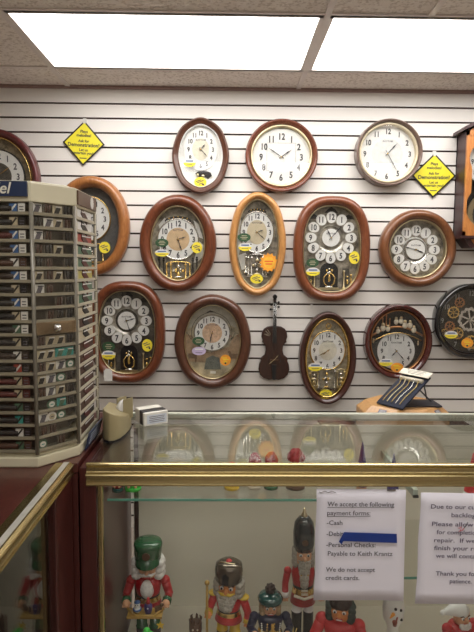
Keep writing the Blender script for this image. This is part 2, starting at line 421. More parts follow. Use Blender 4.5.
def hand(root, name, c, ang, L, w, y, m=None, tail=.2):
    a = math.radians(90 - ang)      # clockwise from twelve
    M = Matrix.Translation((c[0], y, c[1])) @ Matrix.Rotation(-a, 4, 'Y')
    MB().prism([(-L*tail, -w*.35), (L*.45, -w*.5), (L*.62, -w*.95), (L*.74, -w*.5), (L, 0), (L*.74, w*.5), (L*.62, w*.95), (L*.45, w*.5), (-L*tail, w*.35)], -.0005, .0005, 0, M).build(name, m or INK, root)
def numerals(root, c, rx, rz, size, y, m=INK, off=.03):
    for k in range(1, 13):
        a = R(90-30*k); MB().text(str(k), size*1.18, c[0]+rx*math.cos(a), c[1]+rz*math.sin(a)-size*.42, y, off=off, sx=.82).build('numeral', m, root)
def clock(name, label, cx, cy, rx, ry, fwid, wmat, prof=FAT, depth=.07, e=2, fac=None, bg=DARKBG, dial=None, time=(10, 10), bez=GOLD, bezw=1.2, stick=(), orn=None, inner=None, brand=True, hl=(.55, .85), cat='wall clock'):
    sx, sz = px2m(cx, cy); C = PY(cx, cy, WALL-depth*.6); C.y = WALL
    root = thing(name, label, cat, C, 0, 'clocks hung on the slat wall')
    L = lambda px, py: ((px-cx)*sx, -(py-cy)*sz)
    RX, RZ, W = rx*sx, ry*sz, fwid*sx
    if prof is FAT: RZ *= 1.014; root.location.z -= .5*sz
    MB().ring(RX, RZ, prof(W, depth), e=e, mi=0, fac=fac).build('frame', wmat, root)
    b = MB(); b.disc(RX-W+.004, RZ-W+.004, -.013, e=e, n=60, fac=fac, t=.008); b.build('backing', bg, root)
    if bez: MB().ring(RX-W+.001, RZ-W+.001, [(0, .014), (0, depth*.66), (bezw*sx*.5, depth*.72), (bezw*sx, depth*.66), (bezw*sx*1.05, .014)], e=e, fac=fac).build('bezel', bez, root)
    if inner: inner(root, L, sx, sz)
    if orn: orn(root, L, sx, sz)
    yd = -.022
    if dial:
        kind = dial['kind']; dc = L(*dial['c']); drx, drz = dial['r'][0]*sx, dial['r'][1]*sz
        if kind == 'plain':
            b = MB(); b.disc(drx, drz, yd, dc, t=.008, n=48, mi=0)
            if dial.get('inner'): b.disc(dial['inner'][0]*sx, dial['inner'][1]*sz, yd-.0006, dc, n=36, mi=1)
            dl = b.build('dial', [dial.get('m', DIALW), dial.get('im', CHAMP)], root)
            if dial.get('rim'): MB().ring(drx+.5*sx, drz+.5*sz, [(0, -yd-.008), (0, -yd+.002), (1.2*sx, -yd+.002), (1.2*sx, -yd-.002)], dc).build('dial_rim', dial['rim'], root)
            numerals(dl, dc, dial['n'][0]*sx, dial['n'][1]*sz, dial['s']*sz, yd-.0012, dial.get('nm', INK))
            if brand: MB().text('RHYTHM', 2.6*sz, dc[0], dc[1]+dial['n'][1]*sz*.52, yd-.0012, off=.01).build('maker_name', INKG, root)
            if dial.get('rect'):
                w2, h2 = 14.5*sx, 14*sz; b = MB()
                for q in (-1, 1): b.box((dc[0], yd-.0010, dc[1]+q*h2), (2*w2, .0004, .0011)); b.box((dc[0]+q*w2, yd-.0010, dc[1]), (.0011, .0004, 2*h2))
                b.build('dial_line', INKG, root)
        else:   # numbers on separate round plates
            b = MB(); b.ring(drx*1.05, drz*1.05, [(0, .014), (0, .019), (drx*.48, .019), (drx*.48, .014)], dc); b.build('dial_plate', dial.get('pm', SILBG), root)
            b = MB(); b.disc(dial['inner'][0]*sx, dial['inner'][1]*sz, yd-.004, dc, t=.010, n=40); b.build('centre_dial', DIALW, root)
            if brand: MB().text('RHYTHM', 2.4*sz, dc[0], dc[1]+dial['inner'][1]*sz*.35, yd-.0048, off=.01).build('maker_name', INKG, root)
            for k in range(1, 13):
                a = R(90-30*k); p = (dc[0]+drx*math.cos(a), dc[1]+drz*math.sin(a)); q = dial['d']*sx
                b = MB(); M = Matrix.Translation((p[0], 0, p[1])) @ Matrix.Rotation(-(a-R(90)), 4, 'Y')
                b.prism([(q*.98*math.cos(t)*(1 if math.sin(t) > 0 else .93), q*(1.0 if math.sin(t) > 0 else 1.18)*math.sin(t)) for t in [2*math.pi*j/20 for j in range(20)]], yd-.003, -.018, 0, M)
                b.text(str(k), dial['s']*sz*1.15, p[0], p[1]-dial['s']*sz*.41, yd-.0036, 1, off=.03, sx=.8)
                b.build('numeral_disc', [DIALW, INK], root)
        h, mi = time
        rr = min(dial['n'][0]*sx, dial['n'][1]*sz) if kind == 'plain' else drx*.85
        hm = dial.get('hm', INK)
        yh = yd-.007
        hand(root, 'hour_hand', dc, 30*(h+mi/60), rr*hl[0], .0042, yh, hm); hand(root, 'minute_hand', dc, 6*mi, rr*hl[1], .0034, yh-.002, hm)
        MB().disc(.004, .004, yh-.004, dc, t=.006, n=14).build('hand_hub', dial.get('hub', GOLD), root)
    yg = -depth*.62
    MB().disc(RX-W+.0005, RZ-W+.0005, yg, e=e, n=60, fac=fac, t=.002).build('glass', GLASSC, root)
    for kd, px, py, w, h in stick:
        x, z = L(px, py); sticker(root, kd, x, z, w*sx, h*sz, yg-.0014-.0010*(stick.index((kd, px, py, w, h))))
    return root, L, sx, sz

def column(b, x, z0_, z1, r, y=-.022, mi=0):
    M = Matrix.Translation((x, y, 0)); h = z1-z0_
    b.lathe([(r*1.7, z0_), (r*1.7, z0_+h*.06), (r, z0_+h*.1), (r*.85, z0_+h*.85), (r*1.3, z0_+h*.92), (r*1.6, z1)], 10, mi, M)
def carousel(m=GOLD, ccx=None, top=0, bot=0, half=12, ncol=2, m2=None, arch=True):
    """a turning pendulum of balls between small columns on a stepped base"""
    def f(root, L, sx, sz):
        x, zt = L(ccx, top); _, zb = L(ccx, bot); w = half*sx; h = zt-zb
        b = MB(); b.box((x, -.021, zb-.002), (2.1*w, .014, .006)); b.box((x, -.021, zb+.004), (1.8*w, .012, .006)); b.build('carousel_base', m, root)
        for q in ([-1, 1] if ncol == 2 else [-1, -.62, .62, 1]):
            b = MB(); column(b, x+q*w*.9, zb+.004, zt-h*.1, .0042); b.build('column', m, root)
        if arch:
            MB().tube([(x+w*.9*math.cos(math.pi*k/12), -.022, zt-h*.1+h*.12*math.sin(math.pi*k/12)) for k in range(13)], .0038, 0, 6).build('arch', m, root)
        b = MB(); b.tube([(x, -.022, zt), (x, -.022, zb+.006)], .0014, 0, 6)
        for k in range(6):
            a = R(60*k); b.sph((x+w*.36*math.cos(a), -.022-w*.12*math.sin(a), zb+h*.50+w*.10*math.sin(a)), .0075, k % 2)
        b.sph((x, -.022, zb+h*.74), (.010, .008, .009), 1); b.sph((x, -.022, zb+h*.28), (.010, .008, .013), 0)
        b.lathe([(w*.36, zb+.010), (w*.28, zb+.014), (.003, zb+.02)], 14, 1, Matrix.Translation((x, -.022, 0)), sy=.3)
        b.build('pendulum', [m, m2 or SILVER], root)
    return f
def lyre(ccx, top, bot, half, side):
    """dark arched niche with a golden lyre figure and little columns at its sides"""
    def f(root, L, sx, sz):
        x, zt = L(ccx, top); _, zb = L(ccx, bot); w = half*sx; h = zt-zb
        out = [(x-w, zb), (x+w, zb)] + [(x+w*math.cos(a), zt-w*.9+w*.9*math.sin(a)) for a in [math.pi*k/14 for k in range(15)]]
        MB().prism(out, -.0165, -.013).build('niche', BLACK, root)
        b = MB(); b.box((x, -.026, zb-.003), (2.5*w+2*side*sx, .016, .007)); b.box((x, -.026, zb+.003), (2.1*w, .013, .006)); b.build('carousel_base', GOLDP, root)
        b = MB()
        for q in (-1, 1):
            b.tube([(x, -.024, zb+.007), (x+q*w*.55, -.024, zb+h*.2), (x+q*w*.62, -.024, zb+h*.42), (x+q*w*.3, -.024, zb+h*.58)], .0030, 0, 6)
        b.sph((x, -.024, zb+h*.40), (.0075, .006, h*.15), 0); b.sph((x, -.024, zb+h*.62), .009, 1)
        for k in range(5):
            a = R(72*k+18); b.sph((x+w*.30*math.cos(a), -.026, zb+h*.66+w*.28*math.sin(a)), .0062, k % 2)
        b.lathe([(w*.55, zb+.006), (w*.4, zb+.012), (.002, zb+.018)], 12, 1, Matrix.Translation((x, -.024, 0)), sy=.4)
        b.build('pendulum', [GOLD, SILVER], root)
        for q in (-1, 1):
            for o_ in (.45, 1.0):
                b = MB(); column(b, x+q*(w+side*sx*o_), zb, zb+h*(.70 if o_ < .9 else .55), .0042, -.022); b.build('column', GOLDP if o_ < .9 else GOLD, root)
            b = MB(); xx = x+q*(w+side*sx*.72)
            b.sph((xx, -.024, zb+h*.26), (.0065, .006, .014), 0); b.sph((xx, -.024, zb+h*.46), .006, 0); b.build('figurine', GOLD, root)
    return f
def scalloped(n, amp, ph=0): return lambda a: 1+amp*math.cos(n*a+ph)

# top row
clock('wall_clock', 'dark maroon oval clock cut off by the left edge, above the display tower header', -3, 182, 43, 53, 8, wood('maroon_wood', (.085, .012, .014), (.14, .024, .026)), FLAT, .06, bg=OLIVEBG,
      dial=dict(kind='plain', c=(-3, 176), r=(27, 27), n=(20.5, 20.5), s=7.5, inner=(14, 14), im=DARKBG, rim=BLACK, hm=GOLD), time=(10, 9), brand=False,
      orn=carousel(GOLD, -3, 205, 224, 15))
def eagle(root, L, sx, sz):
    b = MB(); x, z = L(202, 174)
    b.prism([(x+sx*u, z+sz*v) for u, v in ((-7, 1), (-3, 3.4), (4, 3.6), (8.5, 2), (10, -1.5), (6, -4.5), (2, -2), (-2, -4), (-5, -1.8))], -.018, -.013)
    b.build('night_window', BLACK, root)
    b = MB(); b.sph(L(197.5, 175)[:1]+(-.019,)+L(197.5, 175)[1:], (.006, .003, .010), 0); b.sph(L(203, 176)[:1]+(-.019,)+L(203, 176)[1:], (.008, .003, .009), 0); b.build('ornament', GOLDP, root)
clock('wall_clock', 'narrow dark brown oval clock with plain white face, left of the top row', 200.6, 156, 28.5, 38.2, 6.6, WALNUT, STEP, .055, bg=DIALW, fac=scalloped(8, .008),
      dial=dict(kind='plain', c=(200.6, 149), r=(17, 21), n=(12.3, 16.5), s=5.4, inner=(8.5, 11), m=DIALW, im=mat('pale_champagne', (.70, .66, .54), .4, .1)), time=(1, 23), bez=WHITE, bezw=.8, inner=eagle,
      stick=[('lip', 189.5, 163, 6.2, 4.2), ('sun', 200.4, 182.5, 6.2, 5.2)])
clock('wall_clock', 'round reddish mahogany clock with gold ring and large black numerals', 281.5, 156, 36.6, 37, 5.6, MAHOGC, FLAT, .06, bg=DIALW,
      dial=dict(kind='plain', c=(281.5, 156.5), r=(29, 29), n=(20.3, 20.6), s=7.6, m=DIALW, rect=1), time=(1, 50.5), bez=GOLDP, bezw=2.4, hl=(.62, .80), brand=False)
clock('wall_clock', 'round greyish brown thin rimmed clock with white face beside the right yellow sign', 388.5, 153, 33, 33.5, 3.4, BROWNG, FLAT, .075, bg=DIALW,
      dial=dict(kind='plain', c=(388.5, 153), r=(28, 28.4), n=(22.6, 22.6), s=6.4, m=DIALW, inner=(15.5, 15.5), im=mat('dial_cool', (.70, .71, .70), .45)), time=(1, 25), bez=CHAMP, bezw=2.2, hl=(.66, .86), brand=True)
# middle row
clock('wall_clock', 'orange brown oval clock half hidden behind the watch band tower', 91, 225.5, 38.4, 49.3, 11, ORANGEW, FAT, .075, bg=SLATEBG, e=2.1,
      dial=dict(kind='plain', c=(88, 218), r=(21.5, 22.5), n=(16, 17), s=6.4, rim=GOLD), time=(2, 25), bez=None,
      orn=carousel(GOLD, 88, 243, 262, 15), stick=[('sun', 104.5, 247, 5.6, 5.8)])
def shards(pts, m):
    def f(root, L, sx, sz):
        for poly in pts:
            MB().prism([L(*p) for p in poly], -.0165, -.013).build('mirror_panel', m, root)
    return f
def both(*fs):
    def f(*a):
        for q in fs: q(*a)
    return f
def pillars(ps, m):
    def f(root, L, sx, sz):
        for px, y0, y1 in ps:
            x, zt = L(px, y0); _, zb = L(px, y1); b = MB(); column(b, x, zb, zt, .0048, -.021); b.sph((x, -.021, zt+.006), .006); b.build('pillar', m, root)
    return f
def topper(cx, cy, hw):
    def f(root, L, sx, sz):
        x, z = L(cx, cy); w = hw*sx
        b = MB(); b.tube([(x+w*math.cos(math.pi*k/12), -.020, z-w*.25+w*.35*math.sin(math.pi*k/12)) for k in range(13)], .0042, 0, 6); b.build('crown_arch', BLACK, root)
        b = MB()
        for k in range(5): b.sph((x+w*(-.7+.35*k), -.026, z-.001+w*.12*(1-abs(k-2)/2)), .0042, 0)
        b.build('crown_beads', GOLD, root)
    return f
MIRR = mat('mirror_panel', (.78, .78, .76), .3, .45, .15, 30)
clock('wall_clock', 'cherry red oval clock with tan centred dial and mirrored carousel case', 177.8, 243, 38.6, 48.2, 11.3, CHERRY, FAT, .08, bg=GREYBG,
      dial=dict(kind='plain', c=(177.6, 238.5), r=(20.5, 20.5), n=(15.8, 15.8), s=6.6, inner=(11.6, 11.6), im=DIALT, rim=SILVER), time=(2, 27), bez=GOLDP, bezw=1,
      inner=both(shards([[(158, 224), (164, 217), (168, 220), (160, 232)], [(196, 262), (203, 256), (203, 244), (199, 240), (193, 262)], [(193, 219), (198, 223), (203, 238), (198, 236)]], MIRR)),
      orn=both(pillars(((158.5, 258, 276), (196.5, 258, 276), (163, 259, 277), (192.5, 259, 277)), BLACK), topper(177.8, 217.5, 13), carousel(GOLD, 177.8, 261.5, 279, 13, 4)), stick=[('green', 162, 242.5, 6.6, 4.2), ('lip', 162, 252.5, 7, 3.6), ('sun', 197, 247, 5.2, 5.6)])
clock('wall_clock', 'light honey coloured oval clock with orange starburst sticker', 257.6, 243.8, 28.6, 51.2, 7.4, HONEY, FAT, .07, bg=GREYBG, e=2.15, fac=scalloped(8, .006),
      dial=dict(kind='plain', c=(257, 231.5), r=(17, 20.6), n=(13.2, 16.2), s=5.6, inner=(10, 12.3), im=CHAMP, rim=SILVER), time=(2, 22), bez=GOLDP, bezw=1,
      inner=shards([[(236, 222), (241, 219), (241, 246), (237, 262), (235.5, 240)], [(238, 255), (246, 252), (247, 268), (242, 270)]], MIRR),
      orn=both(topper(257, 209.5, 9), pillars(((246, 256, 273), (269, 256, 273)), SILVER), carousel(SILVER, 257.6, 254, 276, 10, 4, GOLDP)), stick=[('green', 244, 237, 6.6, 4.2), ('lip', 245, 246.5, 6.6, 4.2), ('burst', 269, 262, 9.6, 10), ('sun', 257, 278.5, 6.4, 4.8)])
PET = dict(kind='petal', r=(20.6, 20.8), inner=(8.8, 9), d=5.25, s=7.0)
def crests(cx, cy, r):
    def f(root, L, sx, sz):
        for q in (0, -1, 1):
            x, z = L(cx+q*r*.72, cy-r*(1.05 if q == 0 else .80)); w = (7 if q == 0 else 5.5)*sx
            MB().prism([(x-w, z-.002), (x-w*.5, z+w*.5), (x, z+w*.8), (x+w*.5, z+w*.5), (x+w, z-.002)], -.0175, -.013).build('crest', BLACK, root)
    return f
clock('wall_clock', 'cherry rounded rectangular clock with white numeral discs, between honey and round orange clocks', 332, 248.6, 38.4, 52.3, 9.6, CHERRY2, FAT, .075, bg=GREYBG, e=2.55,
      dial=dict(PET, c=(331.5, 237)), time=(11, 7), bez=GOLDP, bezw=.8, inner=crests(331.5, 237, 24), orn=both(lyre(330.6, 262, 288.5, 9, 13), lambda root, L, sx, sz: [MB().prism([L(331+q*u, v) for u, v in ((13, 268), (20, 268), (20, 287), (13, 287))], -.0160, -.013).build('side_niche', DARKBG, root) for q in (-1, 1)]),
      stick=[('green', 312.8, 262.5, 6.2, 4.4), ('lip', 313.4, 271.5, 7, 4.2), ('sun', 354.4, 257, 5.2, 6.4)])
clock('wall_clock', 'round amber brown clock with ring of white numeral discs and mirrored centre', 418, 248.2, 38.4, 38.6, 9.6, AMBERW, FAT, .075, bg=GREYBG, fac=scalloped(6, .004, 1.2),
      dial=dict(PET, c=(417, 249), r=(19.4, 19.6), inner=(9.4, 9.8), d=5.0, pm=SILVER), time=(3, 47), bez=GOLDP, bezw=1.2)
# bottom row
rk, Lk, sxk, szk = clock('wall_clock', 'cherry rounded rectangular clock, shade painted in, with white numeral discs and hanging white tag', 127, 332, 38, 50.3, 9.6, CHERRY, FAT, .075, bg=DARKBG, e=2.55,  # same model as the middle-row cherry clock; dimmer light painted as darker wood
      dial=dict(PET, c=(126, 320.6), r=(20, 20)), time=(2, 27), bez=GOLDP, bezw=.8, inner=crests(126, 320.6, 23.5), orn=lyre(128, 345, 371.5, 8.6, 13),
      stick=[('green', 108.6, 346, 6.4, 4.6), ('lip', 108.4, 354.5, 7, 4.4), ('sun', 147.2, 344.6, 5.2, 6.2)])
b = MB(); x, z = Lk(109, 373.5); w, h = 4.2*sxk, 6.2*szk
b.prism([(x-w, z-h), (x+w, z-h), (x+w, z+h*.6), (x+w*.4, z+h), (x-w*.4, z+h), (x-w, z+h*.6)], -.084, -.083)
b.tube([(x, -.0835, z+h*.8), (x+.002, -.079, z+h*1.6), (x, -.07, z+h*2.3)], .0006, 0, 5)
lab(b.build('price_tag', CARD, rk), 'white hanging tag')
def scene_paint(root, L, sx, sz):
    gp = mat('paint_green', (.10, .10, .06), .6, var=.3); sk = mat('paint_sky', (.42, .40, .33), .6, var=.15); hb = mat('paint_brown', (.14, .075, .035), .6)
    cc = mat('paint_clay', (.33, .22, .13), .6, var=.3)
    MB().prism([L(*p) for p in ((187, 330), (190, 318), (198, 309), (212, 305), (226, 309), (234, 318), (238, 330), (226, 322), (205, 318))], -.0145, -.013).build('painted_sky', sk, root)
    MB().prism([L(*p) for p in ((184, 334), (192, 336), (196, 348), (210, 353), (229, 347), (233, 338), (240, 333), (240, 346), (236, 360), (214, 364), (190, 362), (185, 348))], -.0142, -.013).build('painted_meadow', cc, root)
    for (x0, y0) in ((192, 357), (234, 357)):
        q = 1 if x0 < 210 else -1
        MB().prism([L(x0+q*u, y0+v) for u, v in ((-5, 0), (-4, -3), (2, -3), (4, -6), (6.5, -5), (5, -3), (4.5, 1), (4, 6), (3, 6), (2.5, 2), (-3, 2), (-3.6, 6), (-4.6, 6))], -.0155, -.013).build('painted_horse', hb, root)
    MB().prism([L(*p) for p in ((204, 370), (206, 359), (212, 356), (219, 358), (221, 370))], -.016, -.013).build('painted_house', mat('paint_slate', (.10, .115, .10), .6, var=.3), root)
    MB().prism([L(*p) for p in ((205, 313), (210, 310.5), (216, 312.5), (210, 312.5))], -.0155, -.013).build('painted_bird', BLACK, root)
    for q in (-1, 1):
        MB().tube([(L(px, py)[0], -.016, L(px, py)[1]) for px, py in [(211+q*27.5, 333.5), (211+q*24, 333), (211+q*22, 337), (211+q*20, 340)]+[(211.5+q*20.4*math.cos(a), 333-20.4*math.sin(a)) for a in [R(-15+12*k) for k in range(9)]]], .0014, 0, 5).build('painted_scroll', BLACK, root)
    MB().box((L(213, 373)[0], -.0150, L(213, 373)[1]), (5.5*sx, .003, 2.6*sz)).build('name_plate', CARD, root)
clock('wall_clock', 'walnut brown oval clock with painted landscape behind the dial, left of the violin', 212.6, 341.6, 38.4, 46.4, 10.4, WALNUT, FAT, .075, bg=SCENEBG, e=2.1, fac=scalloped(8, .006),
      dial=dict(kind='plain', c=(212, 333), r=(18, 18), n=(14, 14), s=5.6, inner=(10, 10), im=mat('dial_peach', (.62, .42, .28), .5, var=.25, scale=60), rim=GREYBG), time=(6, 32), bez=GOLDP, bezw=.8, inner=scene_paint,
      stick=[('green', 198.5, 340.5, 6.2, 4.2), ('lilac', 199, 350.5, 7, 4.2), ('orange', 225.6, 359.5, 5.4, 5.6)])
clock('wall_clock', 'tall dark brown oval clock with gold bezel and bronze filigree case', 327.6, 358.2, 28.7, 46.2, 6.2, DWALNUT, FLAT, .06, bg=mat('champagne_back', (.40, .365, .28), .45, .2, .45, 45),
      dial=dict(kind='plain', c=(328, 350.8), r=(17.6, 19.6), n=(13.6, 15.6), s=5.2, inner=(9, 10), im=mat('dial_cream', (.70, .68, .58), .45), rim=GOLD, hm=mat('bronze_hand', (.20, .15, .06), .3, .6)), time=(7, 40), bez=GOLD, bezw=1.8,
      orn=both(carousel(SILVER, 327.6, 369, 390, 9, 2, GOLD), carousel(GOLDP, 315, 372, 388, 4, 2), carousel(GOLDP, 342, 370, 388, 4, 2), lambda root, L, sx, sz: MB().ring(3*sx, 3*sz, [(0, .014), (0, .02), (1.2*sx, .02), (1.2*sx, .014)], L(328.5, 326.5), n=18).build('rosette', GOLD, root)),
      stick=[('lip', 315.4, 367, 7.2, 4.2), ('sun', 326.6, 394.4, 6.4, 4.6)])
def train(root, L, sx, sz):
    # copper rails rise over the dial; cream and gold carriages and figures stand on them
    b = MB(); b.tube([(L(372+k*4.3, 336-9*math.sin(math.pi*k/12))[0], -.024, L(372+k*4.3, 336-9*math.sin(math.pi*k/12))[1]) for k in range(13)], .0058, 0, 8); b.build('rail', COPPER, root)
    b = MB(); b.tube([(L(374+k*4, 341-8*math.sin(math.pi*k/12))[0], -.028, L(374+k*4, 341-8*math.sin(math.pi*k/12))[1]) for k in range(13)], .003, 0, 8); b.build('rail', GOLD, root)
    for px, py, r in ((396, 321.5, 4), (401, 321, 4), (405, 325, 4.6), (410, 325, 4.2), (414, 330, 4), (383, 328, 4.5), (378, 331, 3.6), (388, 329, 3.6)):
        x, z = L(px, py); b = MB(); b.sph((x, -.030, z-.002), (r*sx*.6, .006, r*sz*.75), 0); b.sph((x, -.030, z+r*sz*.75), r*sx*.38, 1); b.build('figurine', [CREAMP, GOLDP], root)
    for px, h in ((383, 7), (386.5, 10), (390, 6.5)):
        x, z = L(px, 326); b = MB(); column(b, x, z, z+h*sz, .003, -.022); b.sph((x, -.022, z+h*sz+.003), .0032); b.build('spire', COPPER, root)
    for px, py in ((374, 342), (419, 344)):
        x, z = L(px, py); b = MB(); b.sph((x, -.025, z), (.005, .005, .010)); b.sph((x, -.025, z+.013), .0048); b.build('figurine', GOLDP, root)
clock('wall_clock', 'mahogany oval clock with copper rail and little figures above a white dial', 398, 341.5, 33.8, 37.4, 6.2, MAHOG, FLAT, .065, bg=BLACK,
      dial=dict(kind='plain', c=(397.4, 351.4), r=(18.8, 18.8), n=(14.4, 14.4), s=5.4, m=DIALG), time=(7, 23), bez=COPPER, bezw=1, orn=train, hl=(.5, .95),
      stick=[('lip', 386.4, 362.5, 7, 3.8), ('orange', 397.8, 367.4, 6.4, 4.6)])
def gears(root, L, sx, sz):
    for px, py, r, m in ((472, 320, 12, SILVER), (455, 313, 6, GOLD), (452, 327, 5, COPPER), (460, 334, 6, GOLD), (447, 333, 3.5, GOLD), (474, 343, 7, GOLD), (461, 303, 5, COPPER), (486, 306, 7, GOLD), (489, 330, 6, COPPER)):
        c = L(px, py); n = 14; R_ = r*sx; b = MB()
        b.ring(R_, R_, [(0, .015), (0, .02), (R_*.24, .02), (R_*.24, .015)], c, n=56, fac=lambda a, n=n: 1+.05*(1 if math.sin(n*a) > 0 else -1), smooth=False)
        for k in range(3):
            a = R(60*k+20); b.box((c[0], -.018, c[1]), (2*R_*.85, .003, R_*.13), 0, Matrix.Translation((c[0], 0, c[1])) @ Matrix.Rotation(a, 4, 'Y') @ Matrix.Translation((-c[0], 0, -c[1])))
        b.build('gear', m, root)
clock('wall_clock', 'glossy black round clock with exposed gears, cut by the right edge', 472, 321, 38, 37.5, 5.4, BLACKL, STEP, .075, bg=mat('smoky_back', (.05, .046, .038), .3, .4, .4, 40), e=2, fac=scalloped(8, .007, R(180)),
      dial=None, bez=mat('dark_chrome', (.20, .20, .21), .15, 1), bezw=1, orn=gears, stick=[('lip', 451.6, 334.8, 6.6, 3.8), ('orange', 468, 343, 6, 5)])
rp = [o for o in COL.objects if o.get('label', '').startswith('glossy black round')][0]
sxp, szp = px2m(472, 321)
numerals(rp, (0, 0), 28*sxp, 27.5*szp, 6*szp, -.024, mat('silver_numeral', (.42, .42, .40), .4, .3), .01)
hand(rp, 'hour_hand', (0, 0), 40, .05, .0044, -.028, SILVER); hand(rp, 'minute_hand', (0, 0), 140, .08, .0036, -.030, SILVER)

# violin shaped clock
cv = PY(274.5, 337, WALL-.03); sx, sz = px2m(274.5, 337)
t = thing('violin_clock', 'small dark brown violin shaped clock hanging on the slat wall', 'wall clock', (cv.x, WALL, cv.z), 0, 'clocks hung on the slat wall')
half = [(0, -42), (5, -42.5), (10, -41), (14, -37.5), (15.6, -32), (15, -27), (13.2, -23), (14, -20.5), (12.6, -19.6), (9.6, -17), (8.4, -12.5), (9, -7.5), (11.2, -5), (12.6, -4.2), (11.8, -2.6), (13, 1), (12.6, 5), (10.6, 9), (7, 11.2), (3, 11.8), (0, 11.6)]
out = [(x*sx, (z-1)*sz) for x, z in half] + [(-x*sx, (z-1)*sz) for x, z in half[-2:0:-1]]
MB().prism(out, -.030, -.004).build('body', VIOL, t, bevel=.004, seg=3)
b = MB(); b.prism([(-2.0*sx, -6*sz), (2.0*sx, -6*sz), (1.4*sx, 35*sz), (-1.4*sx, 35*sz)], -.042, -.031); b.build('fingerboard', BLACK, t)
b = MB(); b.box((0, -.02, 24*sz), (2.6*sx, .02, 26*sz)); b.build('neck', VIOL, t, bevel=.002)
b = MB(); b.tube([(0, -.024, 34*sz), (0, -.020, 38*sz), (0, -.024, 41.5*sz), (0, -.034, 41.5*sz), (0, -.036, 39.5*sz)], [.008, .009, .009, .008, .005], 0, 10); b.sph((0, -.026, 40*sz), (.013, .009, .012)); b.build('scroll', BLACK, t)
for px, pz in ((-4, 27.5), (-3.6, 32.2), (4, 30), (3.8, 34.5)):
    b = MB(); b.tube([(px*.1*sx, -.022, pz*sz), (px*sx, -.022, pz*sz)], .0022, 0, 6); b.sph((px*sx, -.022, pz*sz), (.006, .0035, .0065)); b.build('tuning_peg', BLACK, t)
b = MB(); b.prism([(-2.4*sx, -28*sz), (2.4*sx, -28*sz), (1.4*sx, -43*sz), (-1.4*sx, -43*sz)], -.040, -.031); b.build('tailpiece', BLACK, t)
b = MB(); b.box((0, -.036, -23*sz), (8*sx, .010, 1.4*sz)); b.build('bridge', BROWNP, t)
for q in (-1, 1):
    MB().tube([((q*6.4)*sx, -.031, -18*sz), ((q*5.2)*sx, -.031, -20*sz), ((q*6.6)*sx, -.031, -24*sz), ((q*5.6)*sx, -.031, -26*sz)], .0015, 0, 6).build('sound_hole', BLACK, t)
b = MB()
for k in range(4): b.tube([((k-1.5)*.9*sx, -.0435, 34*sz), ((k-1.5)*1.1*sx, -.0435, -24*sz)], .0004, 0, 4)
b.build('strings', SILVER, t)
hand(t, 'hour_hand', (.3*sx, -22*sz), 230, 8*sx, .003, -.046, GOLDP); hand(t, 'minute_hand', (.3*sx, -22*sz), 40, 5.5*sx, .003, -.048, GOLDP)
b = MB()
for k, (u, v, u2, v2) in enumerate(((-10, 3, -5, 1), (-9, 6, -5, 2), (-7, 7.5, -4, 2.5))): b.tube([(u*sx, -.031, v*sz), (u2*sx, -.031, v2*sz)], .0008, 0, 5)
b.build('inlay', CHAMP, t)

# tall wooden case clock at the right edge
DC = .12
pl, pr_ = PY(464, 190, WALL-DC), PY(461.5, 130, WALL-DC)
zt, zb = PY(464, 131, WALL-DC).z, PY(464, 236, WALL-DC).z
x0 = pl.x; W = .34; xc = x0+W/2
t = thing('case_clock', 'tall wooden case clock with peaked roof at the right edge', 'wall clock', (xc, WALL, zb), 0, 'clocks hung on the slat wall')
H = zt-zb
b = MB(); b.box((-W/2+.008, -DC/2, H/2), (.016, DC, H)); b.box((W/2-.008, -DC/2, H/2), (.016, DC, H)); b.box((0, -.008, H/2), (W, .014, H)); b.box((0, -DC/2, H-.006), (W-.03, DC-.01, .012)); b.build('case', DARKW, t)
b = MB()
for c, d in (((-W/2+.006, H/2), (.012, H)), ((W/2-.006, H/2), (.012, H)), ((0, .012), (W, .024)), ((0, H-.012), (W, .024))): b.box((c[0], -DC-.006, c[1]), (d[0], .018, d[1]))
# the door's keyhole shaped opening
rw = W/2-.005
for q in (-1, 1):
    up_ = [(max(.925*math.sin(a), .83 if a > math.pi/2 else 0), a) for a in [math.pi*k/16 for k in range(17)]]
    b.prism([(q*(rw+.004), .52*H), (q*(rw+.004), .985*H)]+[(q*rw*v, .745*H+.205*H*math.cos(a)) for v, a in up_]+[(q*rw*.83, .52*H)], -DC-.013, -DC+.002)
    lo_ = [(max(.985*math.sin(a), .83 if a < math.pi/2 else 0), a) for a in [math.pi*k/16 for k in range(17)]]
    b.prism([(q*(rw+.004), .02*H), (q*(rw+.004), .52*H), (q*rw*.83, .52*H)][::1]+[(q*rw*v, .28*H+.24*H*math.cos(a)) for v, a in lo_], -DC-.013, -DC+.002)
dr = b.build('door', OAK, t)
MB().box((0, -DC-.001, H/2), (W-.02, .003, H-.04)).build('door_glass', GLASSC, dr)
dl = MB().disc(.140, .140, -DC+.045, (0, .73*H), t=.01, n=40).build('dial', DIALW, t)
numerals(dl, (0, .73*H), .112, .112, .030, -DC+.0445)
hand(t, 'hour_hand', (0, .73*H), 50, .05, .005, -DC+.041); hand(t, 'minute_hand', (0, .73*H), 150, .075, .004, -DC+.039)
MB().box((0, -.02, H*.46), (W-.05, .006, H*.9)).build('dark_liner', BLACK, t)
b = MB(); b.tube([(0, -.06, .6*H), (0, -.06, .26*H)], .004, 0, 8); b.disc(.125, .125, -.07, (0, .22*H), t=.012, n=36, mi=0); b.disc(.098, .098, -.072, (0, .22*H), n=30, mi=1); b.ring(.070, .070, [(0, .0725), (0, .074), (.02, .074), (.02, .0725)], (0, .22*H), n=40, mi=2); b.build('pendulum', [GOLDP, DARKBG, GOLD], t)
b = MB(); rz = .085
prf = [(-W/2-.022, H), (-W/2-.022, H+.016), (0, H+rz+.03), (W/2+.022, H+.016), (W/2+.022, H), (0, H+rz)]
